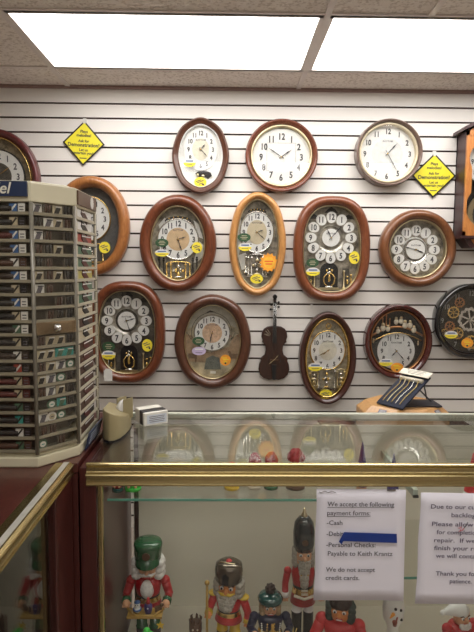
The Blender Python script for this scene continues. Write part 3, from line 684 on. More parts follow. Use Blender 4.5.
b.prism(prf, -DC-.03, -.002); b.build('roof', DARKW, t)
b = MB(); b.prism([(-W/2, H-.002), (W/2, H-.002), (0, H+rz-.006)], -DC-.004, -.006); b.build('gable', OAK, t)
b = MB(); b.box((0, -DC/2-.012, -.006), (W+.03, DC+.022, .014)); b.prism([(-W/2+.01, -.014), (W/2-.01, -.014), (W/2-.05, -.062), (-W/2+.05, -.062)], -DC-.004, -.006); b.build('base_moulding', DARKW, t)
MB().prism([(-W/2+.045, -.018), (W/2-.045, -.018), (W/2-.07, -.050), (-W/2+.07, -.050)], -DC-.009, -DC-.003).build('base_panel', OAK, t)

# yellow diamond signs
def diamond(cx, cy, rx, ry, rot, label):
    c = PY(cx, cy, WALL-.012); sx, sz = px2m(cx, cy)
    t = thing('diamond_sign', label, 'sign', (c.x, WALL, c.z), 0, 'yellow demonstration signs')
    M = Matrix.Rotation(R(rot), 4, 'Y')
    a, d = rx*sx, ry*sz
    b = MB(M); b.prism([(0, d), (a, 0), (0, -d), (-a, 0)], -.010, -.0075, 0); b.prism([(0, d*.91), (a*.91, 0), (0, -d*.91), (-a*.91, 0)], -.0106, -.0099, 1)
    b.build('board', [BLACK, YELL], t)
    b = MB(M)
    for s_, z, size in (('Plays', 11.2, 4.0), ('melodies!', 7.2, 4.0), ('Ask for', 1.6, 3.7), ('Demonstration!', -2.8, 5.2), ('Let us', -7.4, 3.7), ('entertain you!', -10.6, 3.7)):
        b.text(s_, size*sz, 0, (z-.6)*sz, -.0112, off=.028, sx=.98)
    b.box((0, -.0111, -15.2*sz), (7*sx, .0002, .9*sz)); b.build('lettering', INK, t)
    b = MB(M); b.box((0, -.004, d+.002), (3.4*sx, .006, 4.2*sz)); b.box((0, -.0108, d-1.2*sz), (2.6*sx, .001, 3*sz)); lab(b.build('clip', CARD, t), 'white paper clip')
diamond(83.6, 143.2, 21.2, 22.8, 3, 'yellow diamond sign with black border on the left part of the slat wall')
diamond(434, 175.6, 22.4, 22.6, 0, 'yellow diamond sign hung between the grey brown round clock and case clock')
# little loose tag on the wall
c = PY(311.5, 306.5, WALL)
tag(MB().box((c.x, WALL-.002, c.z), (.012, .003, .024)).build('wall_tag', CARD), 'tiny white paper tag on the wall just above the tall dark oval clock', 'tag')

# ------------------------------------------------------------------ main showcase counter
XE = 1.25
t = thing('showcase_counter', 'long brass trimmed glass showcase counter in front of the clock wall', 'counter', ((ENDX+XE)/2, (FRONT+BACK)/2, 0))
OX, OY = (ENDX+XE)/2, (FRONT+BACK)/2
T = Matrix.Translation((-OX, -OY, 0))
bx0 = PY(86.5, 475, FRONT).x
px_end = PY(97, 540, FRONT).x
b = MB(T); b.box(((ENDX+px_end)/2, (FRONT+BACK)/2, (TOP-.012)/2), (px_end-ENDX, BACK-FRONT, TOP-.012)); lab(b.build('end_panel', LAM, t, bevel=.002), 'dark red laminate end')
b = MB(T); b.box((XE-.012, (FRONT+BACK)/2, (TOP-.012)/2), (.024, BACK-FRONT, TOP-.012)); b.build('end_panel', LAM, t)
b = MB(T); b.box(((px_end+XE)/2, BACK-.012, (DECK+TOP-.04)/2), (XE-px_end-.024, .018, TOP-.04-DECK)); b.build('back_panel', BACKP, t)
b = MB(T); b.box(((px_end+XE)/2, (FRONT+BACK)/2+.004, DECK-.012), (XE-px_end-.024, BACK-FRONT-.03, .024)); b.build('deck', DECKM, t)
b = MB(T); b.box(((px_end+XE)/2, (FRONT+BACK)/2+.02, (DECK-.03)/2), (XE-px_end-.024, BACK-FRONT-.05, DECK-.03)); b.build('base', LAM, t)
# brass extrusions
def molding(x0, x1, y, z, yd=1):
    pr = [(.034, 0), (.034, -.004), (.012, -.006), (.010, -.012), (.002, -.012), (-.002, -.015), (-.0045, -.019), (-.0035, -.023), (0, -.0265), (-.001, -.029), (-.006, -.031), (-.010, -.036), (-.011, -.043), (-.009, -.049), (-.004, -.0535), (.004, -.0535), (.004, -.060), (.010, -.060), (.010, -.056), (.004, -.05)]
    return pr
PRO = [(.012, .0015), (.004, .0015), (.0005, .0), (0, -.003), (.003, -.006), (.006, -.012), (.005, -.020), (.001, -.0235), (-.003, -.025), (-.0045, -.028), (-.003, -.0315), (.002, -.034), (.003, -.040), (.001, -.048), (-.001, -.053), (.001, -.057), (.010, -.057), (.014, -.045), (.014, -.008), (.012, -.006)]
def extr(b, pts3a, pts3b, mi=0):
    n = len(pts3a)
    b.add(pts3a+pts3b, [(k, (k+1) % n, n+(k+1) % n, n+k) for k in range(n)], mi, True)
    b.add(pts3a, [tuple(range(n))], mi); b.add(pts3b, [tuple(range(n-1, -1, -1))], mi)
b = MB(T); extr(b, [(bx0, FRONT-.006+u, TOP+v) for u, v in PRO], [(XE+.01, FRONT-.006+u, TOP+v) for u, v in PRO]); b.build('brass_rail', BRASS, t, split=38)
b = MB(T); b.box(((ENDX+XE)/2, BACK-.008, TOP-.010), (XE-ENDX, .022, .024)); b.build('rear_rail', mat('pale_metal_rail', (.60, .61, .52), .3, .2), t, bevel=.003)
b = MB(T); xa = PY(98, 540, FRONT).x; xb = PY(103.3, 540, FRONT).x
b.box(((xa+xb)/2, FRONT+.004, (TOP-.05+.12)/2), (xb-xa, .014, TOP-.05-.12)); b.build('brass_upright', BRASS, t, bevel=.003)
b = MB(T); b.box((XE-.03, FRONT+.004, (TOP-.05+.12)/2), (.014, .014, TOP-.05-.12)); b.build('brass_upright', BRASS, t)
b = MB(T); b.box(((px_end+XE)/2, FRONT+.004, .14), (XE-px_end, .016, .05)); b.build('bottom_rail', BRASS, t)
b = MB(T); b.box(((px_end+XE)/2, FRONT+.006, (.16+TOP-.03)/2), (XE-px_end-.01, .005, TOP-.03-.16)); b.build('front_glass', GLASS, t)
b = MB(T); b.box(((ENDX+XE)/2+.008, (FRONT+BACK)/2+.003, TOP-.001), (XE-ENDX-.03, BACK-FRONT-.034, .006)); b.build('top_glass', GLASST, t)
xa = PY(134.5, 520, BACK-.03).x; xb = PY(138.5, 520, BACK-.03).x
b = MB(T); b.box(((xa+xb)/2, BACK-.026, (DECK+TOP-.05)/2), (xb-xa, .012, TOP-.05-DECK)); lab(b.build('rear_upright', LAMD, t), 'dark door edge strip')
# shelves
def shelf(x0, x1, y0, y1, z, nm='glass_shelf'):
    b = MB(T); b.box(((x0+x1)/2, (y0+y1)/2, z-.003), (x1-x0, y1-y0-.003, .006), 0); b.box(((x0+x1)/2, y0, z-.003), (x1-x0, .003, .006), 1)
    return b.build(nm, [GLASS, GEDGE], t)
SXR = PY(322, 499, 1.45).x
shelf(px_end+.004, SXR, 1.45, 1.80, SHELF)
shelf(SXR+.012, XE-.03, 1.45, 1.80, LOWSHELF)
for px, z, Y in ((413, SHELF, 1.40),):
    p = PY(px, 494, BACK-.03)
    b = MB(T); x = PY(413, 494, 1.5).x
    if z == SHELF: b.box((x, 1.66, z+.004), (.013, .36, .022)); b.box((x, 1.478, z-.004), (.015, .006, .007), 1)
    else: b.box((x, 1.66, z-.014), (.010, .34, .014))
    b.build('shelf_bracket', [mat('bracket_metal', (.42, .47, .40), .4, .3), BLACK], t)
# ------------------------------------------------------------------ side counter on the left
LX0 = -1.10; LYN = .25; LYF = FRONT-.003; PY0 = PX(57, 520, LX).y
t2 = thing('side_counter', 'dark red side counter with gold edged top along the left', 'counter', ((LX+LX0)/2, (LYN+LYF)/2, 0))
T2 = Matrix.Translation((-(LX+LX0)/2, -(LYN+LYF)/2, 0))
b = MB(T2); b.box(((LX+LX0)/2-.004, (LYN+LYF)/2, TOP-.012), (LX-LX0-.012, LYF-LYN, .024)); lab(b.build('top', LAM, t2), 'dark red laminate top')
b = MB(T2)
PRL = [(.048, .001), (.046, .003), (.026, .003), (.026, .001), (.012, .001), (.012, .004), (.009, .004), (.006, .001), (.004, -.001), (.002, .001), (0, -.002), (.003, -.006), (.004, -.018), (.001, -.022), (0, -.026), (.003, -.029), (.010, -.029), (.014, -.02), (.048, -.004)]
extr(b, [(LX+.004-u, LYN, TOP+v) for u, v in PRL], [(LX+.004-u, LYF, TOP+v) for u, v in PRL]); b.build('brass_edge', BRASS, t2, split=38)
b = MB(T2); b.box((LX+.004-.019, (LYN+LYF)/2, TOP+.0035), (.013, LYF-LYN, .003)); lab(b.build('inlay_strip', mat('pale_strip', (.55, .53, .47), .3, .3), t2), 'pale grey strip along the edge')
b = MB(T2); b.box((LX-.012, (PY0+LYF)/2, (TOP-.03)/2), (.020, LYF-PY0, TOP-.03)); b.build('corner_post', LAM, t2, bevel=.003)
b = MB(T2); b.box((LX-.008, (LYN+PY0)/2, (.12+TOP-.03)/2), (.005, PY0-LYN, TOP-.03-.12)); b.build('front_glass', GLASS, t2)
b = MB(T2)
b.box((LX0+.012, (LYN+LYF)/2, (TOP-.024)/2), (.020, LYF-LYN, TOP-.026)); b.box(((LX+LX0)/2, LYF-.012, (TOP-.026)/2), (LX-LX0-.05, .020, TOP-.03)); b.box(((LX+LX0)/2, LYN+.012, (TOP-.026)/2), (LX-LX0-.03, .020, TOP-.03)); b.box(((LX+LX0)/2-.01, (LYN+LYF)/2, .20), (LX-LX0-.05, LYF-LYN-.05, .03)); b.box(((LX+LX0)/2-.01, (LYN+LYF)/2, .09), (LX-LX0-.06, LYF-LYN-.06, .17))
b.build('carcass', LAMD, t2)
# corner cabinet that fills the angle and carries the back half of the tower
CX1 = ENDX-.004
t3 = thing('corner_cabinet', 'dark red laminate corner cabinet under the watch band tower', 'cabinet', ((LX0+CX1)/2, (FRONT+BACK)/2, 0))
b = MB(Matrix.Translation((-(LX0+CX1)/2, -(FRONT+BACK)/2, 0)))
b.box(((LX0+CX1)/2, (FRONT+BACK)/2, (TOP-.026)/2), (CX1-LX0, BACK-FRONT-.002, TOP-.028)); b.build('body', LAM, t3)
b = MB(Matrix.Translation((-(LX0+CX1)/2, -(FRONT+BACK)/2, 0))); b.box(((LX0+CX1)/2, (FRONT+BACK)/2, TOP-.0125), (CX1-LX0, BACK-FRONT-.002, .025)); b.build('top', LAM, t3, bevel=.002)

# ------------------------------------------------------------------ paper notices on the glass
def notice(name, label, tl, tr, br, bl, lines, ink):
    y = FRONT+.0025-.0008
    P = [PY(*q, y) for q in (tl, tr, br, bl)]; c = sum(P, Vector())/4
    t = thing(name, label, 'notice', (c.x, y, c.z), 0, 'paper notices taped to the showcase glass')
    o = MB(); N = 10
    q = [p-c for p in P]; vs, fs = [], []
    for j in range(N+1):
        for i in range(N+1):
            u, v = i/N, j/N; p = (q[0]*(1-u)+q[1]*u)*(1-v)+(q[3]*(1-u)+q[2]*u)*v
            k = (abs(u-.5)*2)**4*.0016+(v**3)*.0016 + .0008*math.sin(9*u+5*v)*v
            if i == 0: p.x += .0013*math.sin(11*v)
            vs.append((p.x, -.0003-k, p.z))
    for j in range(N):
        for i in range(N): a = j*(N+1)+i; fs.append((a, a+1, a+N+2, a+N+1))
    o.add(vs, fs, 0, True); s_ = o.build('sheet', PAPER, t); md = s_.modifiers.new('thickness', 'SOLIDIFY'); md.thickness = .0002
    sx = (P[1]-P[0]).length/(tr[0]-tl[0]); b = MB()
    rot = Matrix.Rotation(-math.atan2((P[1]-P[0]).z, (P[1]-P[0]).x), 4, 'Y')
    for s, px, py, size, al, ul in lines:
        p = PY(px, py, y)-c
        vs, _ = glyphs(s, .0); w = max(v[0] for v in vs)-min(v[0] for v in vs)
        M = Matrix.Translation((p.x, 0, p.z)) @ rot
        wx = 1
        if ul and not isinstance(ul, bool): wx = ul*sx/(w*size*sx)
        MB().text(s, size*sx, 0, 0, -.0050, 0, al, M, off=.012, sx=wx).build('text_line', ink, s_)
    return t, b, c, sx, y
lines = [('We accept the following', 327, 505.3, 6.6, 'l', 66.5), ('payment forms:', 326.8, 514.1, 6.6, 'l', 43), ('-Cash', 326.4, 523.9, 6.6, 'l', 15.5), ('-Debit', 326.2, 534.9, 6.6, 'l', 16.5), ('-Personal Checks:', 325.8, 545.9, 6.6, 'l', 49.5), ('Payable to Keith Krantz', 327.4, 554.5, 6.6, 'l', 65), ('We do not accept', 325.4, 570.5, 6.6, 'l', 49.5), ('credit cards.', 325.2, 578.7, 6.6, 'l', 34)]
t, b, c, sx, y = notice('paper_notice', 'white payment forms notice with blue tape strip on the showcase glass', (316.4, 488.6), (405.8, 489.4), (403, 600), (313.8, 599.6), lines, INKG)
for x0_, x1_, py in ((327, 393.5, 506.6), (326.8, 370, 515.4)):
    p, p2 = PY(x0_, py, y)-c, PY(x1_, py+.2, y)-c; b = MB(); b.box(((p.x+p2.x)/2, -.0050, (p.z+p2.z)/2), (p2.x-p.x, .0002, .0012)); b.build('underline', INKG, t)
pts = [PY(*q, y)-c for q in ((343.5, 531), (396, 532.8), (396.3, 541.8), (343, 539.8), (341, 543), (338.5, 540.5))]
lab(MB().prism([(p.x, p.z) for p in pts], -.0066, -.0056).build('tape_strip', BLUET, t), 'dark blue tape strip')
p = PY(322, 491, y)-c
b = MB(); b.tube([(PY(319+k*1.5, 491.3+.7*math.sin(k*1.3), y)-c).to_tuple()[0:1]+(-.0035,)+((PY(319+k*1.5, 491.3+.7*math.sin(k*1.3), y)-c).z,) for k in range(12)], .0007, 0, 5); p = PY(391, 489.6, y)-c; b.box((p.x, -.003, p.z), (.022, .0015, .003)); b.build('torn_tape', mat('dark_tape', (.12, .10, .09), .5), t)
lines = [('Due to our current', 460, 508.2, 6.2, 'c', 60), ('backlog', 462.4, 516.4, 6.2, 'c', 24), ('Please allow 3 to 4', 463, 525.6, 6.2, 'c', 64), ('for completion of', 461, 533.6, 6.2, 'c', 51), ('repair.  If we are', 460, 541.6, 6.2, 'c', 54), ('finish your repair', 461, 549.4, 6.2, 'c', 56), ('we will contact you', 464, 557.2, 6.2, 'c', 58), ('Thank you for your', 463.5, 574.8, 6.2, 'c', 58), ('patience.', 459.8, 582.2, 6.2, 'c', 22)]
t, b, c, sx, y = notice('paper_notice', 'white repair backlog notice cut by the right edge of the photo', (420.6, 492.2), (509, 494), (507, 604), (415, 603), lines, mat('purple_ink', (.085, .065, .12), .7, var=0))
q = [PY(*w, y)-c for w in ((457.5, 527.5), (460.5, 525.8), (459.6, 529), (457.8, 530.4), (461, 529.4), (463, 527), (466.5, 522))]
b = MB(); b.tube([(p.x, -.0062, p.z) for p in q[:6]], .0009, 0, 5); b.build('red_correction', REDINK, t)
b = MB(); b.tube([(p.x, -.0058, p.z) for p in [PY(*w, y)-c for w in ((463.4, 527), (467, 521))]], .0009, 0, 5); b.build('pen_stroke', INK, t)

# ------------------------------------------------------------------ watch band tower
c1, c2, c3 = PZ(38, 468, TOP), PZ(80, 455.5, TOP), PZ(100.5, 431, TOP)
ZT = PY(29, 181, c1.y).z
lw = .30
dx, dy = c2.x-c1.x, c2.y-c1.y
OCT = [(c1.x-lw, c1.y), (c1.x, c1.y), (c2.x, c2.y), (c3.x-.003, c3.y), (c1.x, c3.y+dy), (c1.x-lw, c3.y+dy), (c1.x-lw-dx, c3.y), (c1.x-lw-dx, c2.y)]
cxy = Vector((sum(p[0] for p in OCT)/8, sum(p[1] for p in OCT)/8, 0))
def inset(pts, d):
    n = len(pts); o = []
    for i in range(n):
        p, a, c_ = Vector(pts[i]), Vector(pts[i-1]), Vector(pts[(i+1) % n])
        e1, e2 = (p-a).normalized(), (c_-p).normalized(); n1, n2 = Vector((-e1.y, e1.x)), Vector((-e2.y, e2.x))
        bis = (n1+n2).normalized(); o.append(tuple(p + bis*(d/max(.3, bis.dot(n1)))))
    return o
tw = thing('watch_band_display', 'tall octagonal watch band display tower with cream base on the side counter', 'display tower', (cxy.x, cxy.y, TOP))
TT = Matrix.Translation((-cxy.x, -cxy.y, -TOP)); HT = ZT-TOP
zbase = PY(20, 455, c1.y).z; zhead = PY(29, 197, c1.y).z; zhead2 = PY(50, 204, (c1.y+c2.y)/2).z
def face(i):
    a, c_ = Vector((*OCT[i], 0)), Vector((*OCT[(i+1) % 8], 0)); u = (c_-a).normalized(); n = Vector((u.y, -u.x, 0))
    return a, u, n, (c_-a).length
def FM(i, z=0): # matrix: local x along the face, local -y outward, z up
    a, u, n, L_ = face(i)
    return TT @ Matrix(((u.x, -n.x, 0, a.x), (u.y, -n.y, 0, a.y), (0, 0, 1, z), (0, 0, 0, 1)))
b = MB(TT); b.poly(OCT, TOP, zbase-.006); b.poly(inset(OCT, .006), zbase-.006, zbase+.002); b.build('base', CREAM, tw, bevel=.004)
b = MB(TT); b.poly(OCT, zhead2, ZT-.002); b.poly(inset(OCT, .02), ZT-.002, ZT+.004); b.build('top_cap', CREAM, tw, bevel=.003)
b = MB(TT); b.poly(inset(OCT, .034), zbase+.002, zhead2); b.build('core', COREM, tw)
for i in range(8):
    p = inset(OCT, .004)[i]; b = MB(TT); b.lathe([(.0052, zbase), (.0052, zhead2)], 8, 0, Matrix.Translation((*p, 0))); b.build('corner_post', mat('smoked_post', (.21, .195, .155), .2, .1), tw)
# header sign with maker's name, on the left face
a, u, n, LF = face(0); M = FM(0)
b = MB(); b.box((LF/2-.004, -.003, (zhead+ZT)/2), (LF-.006, .006, ZT-zhead-.002), 0, M); lab(b.build('header_sign', NAVY, tw), 'navy blue header')
b = MB(); b.text('Speidel', .037, LF-.049, (zhead+ZT)/2-.011, -.0068, 0, 'r', M, off=.015, shear=.25); b.build('header_lettering', mat('cream_letter', (.62, .60, .50), .5), tw)
RY = [207.5, 221.5, 235, 249, 262.6, 275.8, 289.4, 302.8, 316.3, 329.6, 342.6, 356, 368.8, 381.6, 394.4, 407.6, 420.2, 433, 446]
RZ_ = [PY(15, q+6.2, c1.y).z for q in RY]
LK = 9
for i in (0, 1, 2):
    a, u, n, LF = face(i); M = FM(i)
    for j, z in enumerate(RZ_):
        if i == 1 and j == LK: continue
        b = MB(); b.box((LF/2, .017, z), (LF-.012, .032, .0035), 0, M); b.box((LF/2, .003, z+.0025), (LF-.014, .0025, .0065), 0, M)
        if i == 2:
            for k in range(2): b.box((LF*(k)+(.010 if k == 0 else -.010), .002, z+.014), (.012, .004, .028), 0, M)
        b.build('tray', TRAYM if i < 2 else mat('pale_tray', (.46, .42, .32), .35, var=.05, scale=30), tw)
    if i == 2: continue
    b = MB(); b.box((LF/2, -.001, (zbase+zhead2)/2), (LF-.014, .002, zhead2-zbase-.004), 0, M); b.build('acrylic_panel', ACRYL, tw)
a, u, n, LF = face(1); M = FM(1)
zl = PY(55, 327.5, (c1.y+c2.y)/2).z
b = MB(); b.box((LF/2, .006, zl), (LF-.012, .016, .030), 0, M); lk = b.build('lock_bar', TANBAR, tw)
b = MB(); b.lathe([(.010, 0), (.010, .004), (.007, .006), (.0065, .010), (0, .011)], 18, 0, M @ Matrix.Translation((LF*.5, -.002, zl)) @ Matrix.Rotation(R(90), 4, 'X')); b.build('lock', SILVER, lk)
# small framed window at the head of the right face
a, u, n, LF = face(2); M = FM(2)
b = MB(); b.box((LF/2, -.002, (zhead2+ZT)/2), (LF-.03, .004, ZT-zhead2-.012), 0, M)
for k in range(6): b.box((LF*.70, -.0045, (zhead2+ZT)/2), (.006, .001, .032), 1, M @ Matrix.Translation((LF*.70, 0, (zhead2+ZT)/2)) @ Matrix.Rotation(R(30*k), 4, 'Y') @ Matrix.Translation((-LF*.70, 0, -(zhead2+ZT)/2)))
lab(b.build('crest_panel', [BROWNP, CARD], tw), 'dark panel with white crest')
b = MB(); zq = PY(92, 440, c2.y+.05).z
Ms = M @ Matrix.Translation((LF*.52, -.010, zq)) @ Matrix.Rotation(R(14), 4, 'X')
b.box((0, 0, 0), (LF*.72, .003, .050), 0, Ms)
for k in range(4): b.box((0, -.0019, .014-.009*k), (LF*.5, .0006, .003), 1, Ms)
lab(b.build('side_sign', [NAVY, mat('pale_print', (.45, .50, .60), .6)], tw), 'small navy sign at the foot')
# the packages
rnd = random.Random(3)
def wband(label, M, w, h, mats, kind, seedx):
    b = MB(); o = tag(b_build(kind, M, w, h, mats), label, 'watch band', 'watch band packages in the display tower')
    return o
def b_build(kind, M, w, h, mats):
    base = M @ Vector((0, 0, 0)); b = MB(Matrix.Translation(-base))
    if kind == 'strap':       # a band lying along the tray, with its tag at the right end
        b.tube([(-w, 0, h*.42), (-w*.4, -.001, h*.46), (0, -.001, h*.44), (w*.04, 0, h*.44)], [h*.30, h*.34, h*.30, h*.28], 0, 8, M)
        b.box((.011, -.002, h*.48), (.019, .0012, h*.92), 1, M); b.box((.011, -.003, h*.5), (.004, .0006, h*1.0), 2, M @ Matrix.Translation((.011, 0, h*.5)) @ Matrix.Rotation(R(38), 4, 'Y') @ Matrix.Translation((-.011, 0, -h*.5)))
        b.box((.031, -.0022, h*.5), (.016, .0012, h*.98), 3, M)
        b.box((.031, -.0031, h*.62), (.010, .0004, h*.10), 4, M); b.box((.031, -.0031, h*.34), (.010, .0004, h*.10), 4, M)
    elif kind == 'card':
        b.box((0, 0, h*.5), (w, .0015, h), 0, M); b.box((0, -.0015, h*.42), (w*.42, .002, h*.8), 1, M @ Matrix.Translation((0, 0, h*.45)) @ Matrix.Rotation(R(24), 4, 'Y') @ Matrix.Translation((0, 0, -h*.45)))
        b.box((w*.1, -.0029, h*.82), (w*.6, .0004, h*.12), 2, M)
    elif kind == 'oval':
        b.disc(w*.5, h*.5, -.001, (0, h*.5), t=.0015, n=20, mi=0, M=M); b.disc(w*.32, h*.3, -.0018, (0, h*.5), n=16, mi=1, M=M); b.box((0, -.0022, h*.5), (w*.3, .0004, h*.1), 2, M)
    else:
        b.box((0, 0, h*.5), (w, .0015, h), 0, M); b.tube([(-w*.2, -.002, .001), (-w*.15, -.003, h*.98)], w*.16, 1, 6, M); b.tube([(w*.2, -.002, .001), (w*.25, -.003, h*.98)], w*.14, 1, 6, M)
    o = b.build('watch_band', mats); o.location = base; return o
rowname = lambda j: ORD[j+1]
STN = {0: 'black', 1: 'brown', 2: 'oxblood red', 3: 'dark brown'}
CARDS = {'w': (CARD, 'white'), 'b': (BLUEC, 'blue'), 'g': (GREENC, 'green'), 't': (TEAL, 'teal'), 'c': (BEIGEC, 'beige'), 'r': (REDC, 'red')}
lf = [(0, 'b', 'w'), (0, 'c', 0), (2, 'b', 'w'), (3, 'b', 'w'), (1, 'w', 0), (3, 'b', 'w'), (0, 'c', 0), (0, 'b', 'w'), (0, 'c', 'w'), (0, 'g', 'w'), (0, 'c', 0), (3, 'w', 0), (0, 'r', 0), (2, 'c', 0), (2, 'c', 0), (0, 'oval', 0), (0, 't', 0), (0, 'w', 0), (1, 'oval', 0)]
inv = Matrix.Translation((cxy.x, cxy.y, TOP))
a, u, n, LF = face(0)
for j, (st, cc, tagc) in enumerate(lf):
    z = RZ_[j]+.0020; M = inv @ FM(0) @ Matrix.Translation((LF-.056, .008, z))
    if cc == 'oval': cm, cn = GREENC, 'green'
    else: cm, cn = CARDS[cc]
    m = [STRAPS[st], cm, CARD if cc in 'bgr' else STRAPS[0], CARD if tagc else STRAPS[st], INKG]
    tag(b_build('strap', M, .19, .0245, m), f'{STN[st]} watch band with {cn} tag in {rowname(j)} tray from the top, tower front', 'watch band', 'watch band packages in the display tower')
grid = {0: 'wdcs', 1: 'swcd', 2: 'wd.s', 3: 'dsc.', 4: 'sd.s', 5: 'cdcs', 6: 'wd.s', 7: '..ds', 8: '.dss', 10: 'dccs', 11: 'cctt', 12: 'dcwg', 13: 'cwgs', 14: 'dwcs', 15: '.gts', 16: 'wog.', 17: 'dd..', 18: 'g.d.'}
a, u, n, LF = face(1)
KIND = {'w': ('card', [CARD, INKG, INK], 'white'), 'c': ('card', [BEIGEC, STRAPS[0], CARD], 'beige'), 't': ('card', [TEAL, GREENC, CARD], 'teal'), 'g': ('oval', [GREENC, CARD, TEAL], 'green'), 'o': ('oval', [CARD, BEIGEC, INKG], 'white'), 'd': ('band', [COREM, STRAPS[1], INK], 'brown'), 's': ('band', [COREM, STRAPS[0], INK], 'black')}
for j, row in grid.items():
    for k, ch in enumerate(row):
        if ch == '.': continue
        kd, ms, cn = KIND[ch]; z = RZ_[j]+.0020
        M = inv @ FM(1) @ Matrix.Translation((LF*(.16+.225*k)+rnd.uniform(-.002, .002), .008+.002*k/4, z)) @ Matrix.Rotation(R(rnd.uniform(-3, 3)), 4, 'Z')
        nm = {'card': 'watch band card', 'oval': 'oval watch band tag', 'band': 'watch band'}[kd]
        tag(b_build(kd, M, .026 if kd != 'band' else .022, .0245, ms), f'{cn} {nm} in {rowname(j)} tray from top of angled face, {["leftmost", "second from left", "third from left", "rightmost"][k]}', 'watch band', 'watch band packages in the display tower')
a, u, n, LF = face(2)
rs = 'wwrggyggcdcddddddsd'
KR = {'w': (CARD, 'white'), 'r': (REDC, 'red'), 'g': (GREENC, 'green'), 'y': (mat('yellow_card', (.48, .42, .12), .5), 'yellow'), 'c': (BEIGEC, 'beige'), 'd': (STRAPS[1], 'brown'), 's': (STRAPS[0], 'black')}
for j, ch in enumerate(rs):
    m, cn = KR[ch]; z = RZ_[j]+.0020
    M = inv @ FM(2) @ Matrix.Translation((LF*.5, .008, z))
    tag(b_build('card', M, LF*.70, .0245, [m, STRAPS[rnd.randrange(4)], CARD]), f'{cn} watch band box in {rowname(j)} tray from top of the tower right side', 'watch band', 'watch band packages in the display tower')

# ------------------------------------------------------------------ things on the counter
p = PZ(116, 434, TOP+.002)
t = thing('tape_dispenser', 'beige metal tape dispenser on the showcase counter beside the tower', 'tape dispenser', (p.x, p.y, TOP+.002))
pts = [PZ(*q, TOP+.002)-p for q in ((102.6, 438.5), (104, 441.5), (109, 443), (114.5, 442.5), (120.5, 440), (125.5, 436.3), (129.6, 431.8), (131.6, 427.6), (131.4, 423), (109, 428))]
hts = [.089, .089, .086, .079, .070, .061, .053, .048, .050, .084]
n = len(pts)
A = [(q.x, q.y, .004) for q in pts]; B = [(q.x*.96, q.y*.96, h) for q, h in zip(pts, hts)]
b = MB(); b.add(A+B, [(k, (k+1) % n, n+(k+1) % n, n+k) for k in range(n)], 0, True); b.add(A, [tuple(range(n-1, -1, -1))], 0); b.add(B, [tuple(range(n))], 0)
b.build('body', BEIGE, t, bevel=.004, seg=3)
b = MB(); b.poly([(q.x*1.01, q.y*1.01) for q in pts], 0, .0045); b.build('foot', BLACK, t)
M = Matrix.Translation((.020, .036, .066)) @ Matrix.Rotation(R(-35), 4, 'Z')
b = MB(); b.lathe([(.012, -.009), (.028, -.009), (.028, .009), (.012, .009)], 28, 0, M @ Matrix.Rotation(R(90), 4, 'Y')); lab(b.build('tape_roll', CARD, t), 'white tape roll')
b = MB()
for q in (-1, 1): b.box((q*.0135, 0, .004), (.002, .040, .062), 0, M)
b.build('roll_holder', BEIGE, t, bevel=.004)

p = PZ(151.5, 425.0, TOP+.002)
t = thing('stamp_box', 'small cream box with black band on the counter by the tape dispenser', 'box', (p.x-.006, p.y+.034, TOP+.002), R(31))
bw, bd, bh = .080, .076, .045
b = MB(); b.box((0, .018, bh/2), (bw, bd-.040, bh)); b.build('box_body', mat('cream_card', (.70, .68, .60), .5), t, bevel=.003)
b = MB(); b.box((0, -.034, bh*.47), (bw, .014, bh*.92)); lb = b.build('front_panel', mat('cream_panel', (.74, .72, .66), .5), t, bevel=.002)
b = MB(); b.box((0, -.0135, bh/2), (bw-.001, .028, bh-.001)); lab(b.build('black_band', BLACK, t, bevel=.002), 'black band round the box')
b = MB(); b.box((.002, -.0414, bh*.46), (bw*.82, .0008, bh*.62), 0)
for k in range(4): b.box((.002, -.0420, bh*(.64-.12*k)), (bw*(.66-.05*(k % 2)), .0004, .0016), 1)
b.build('label', [mat('pale_label', (.62, .66, .72), .6), INKG], t)

# ------------------------------------------------------------------ wooden stand with the bracelet ramp, on a cabinet behind the counter
ZS = .93
pa, pb_ = PZ(359, 404, ZS), PZ(441, 404, ZS)
sc_x = (pa.x+pb_.x)/2; rad = (pb_.x-pa.x)/2; sc_y = PZ(400, 405.5, ZS).y
t = thing('rear_cabinet', 'low dark cabinet behind the showcase under the wooden stand', 'cabinet', (sc_x, sc_y, 0))
b = MB(); b.box((0, 0, .405), (.60, .40, .81)); b.build('body', LAMD, t, bevel=.003)
b = MB(); b.box((0, 0, .8195), (.64, .43, .019)); b.build('top', LAMD, t, bevel=.002)
t = thing('octagonal_stand', 'light wood octagonal display stand behind the counter under the dark oval clock', 'stand', (sc_x, sc_y, .83))
def octo(r, ry, z, ph=22.5): return [(r*math.cos(R(45*k+ph))/math.cos(R(22.5)), ry*math.sin(R(45*k+ph))/math.cos(R(22.5)), z) for k in range(8)]
ry_ = .16
b = MB()
A, B, Cc = octo(rad, ry_, 0), octo(rad, ry_, .085), octo(rad*.80, ry_*.78, .114)
for P_, Q_ in ((A, B), (B, Cc)): b.add(P_+Q_, [(k, (k+1) % 8, 8+(k+1) % 8, 8+k) for k in range(8)], 0)
b.add(A, [tuple(range(7, -1, -1))], 0); b.add(Cc, [tuple(range(8))], 0); b.build('body', MAPLE, t, bevel=.003)
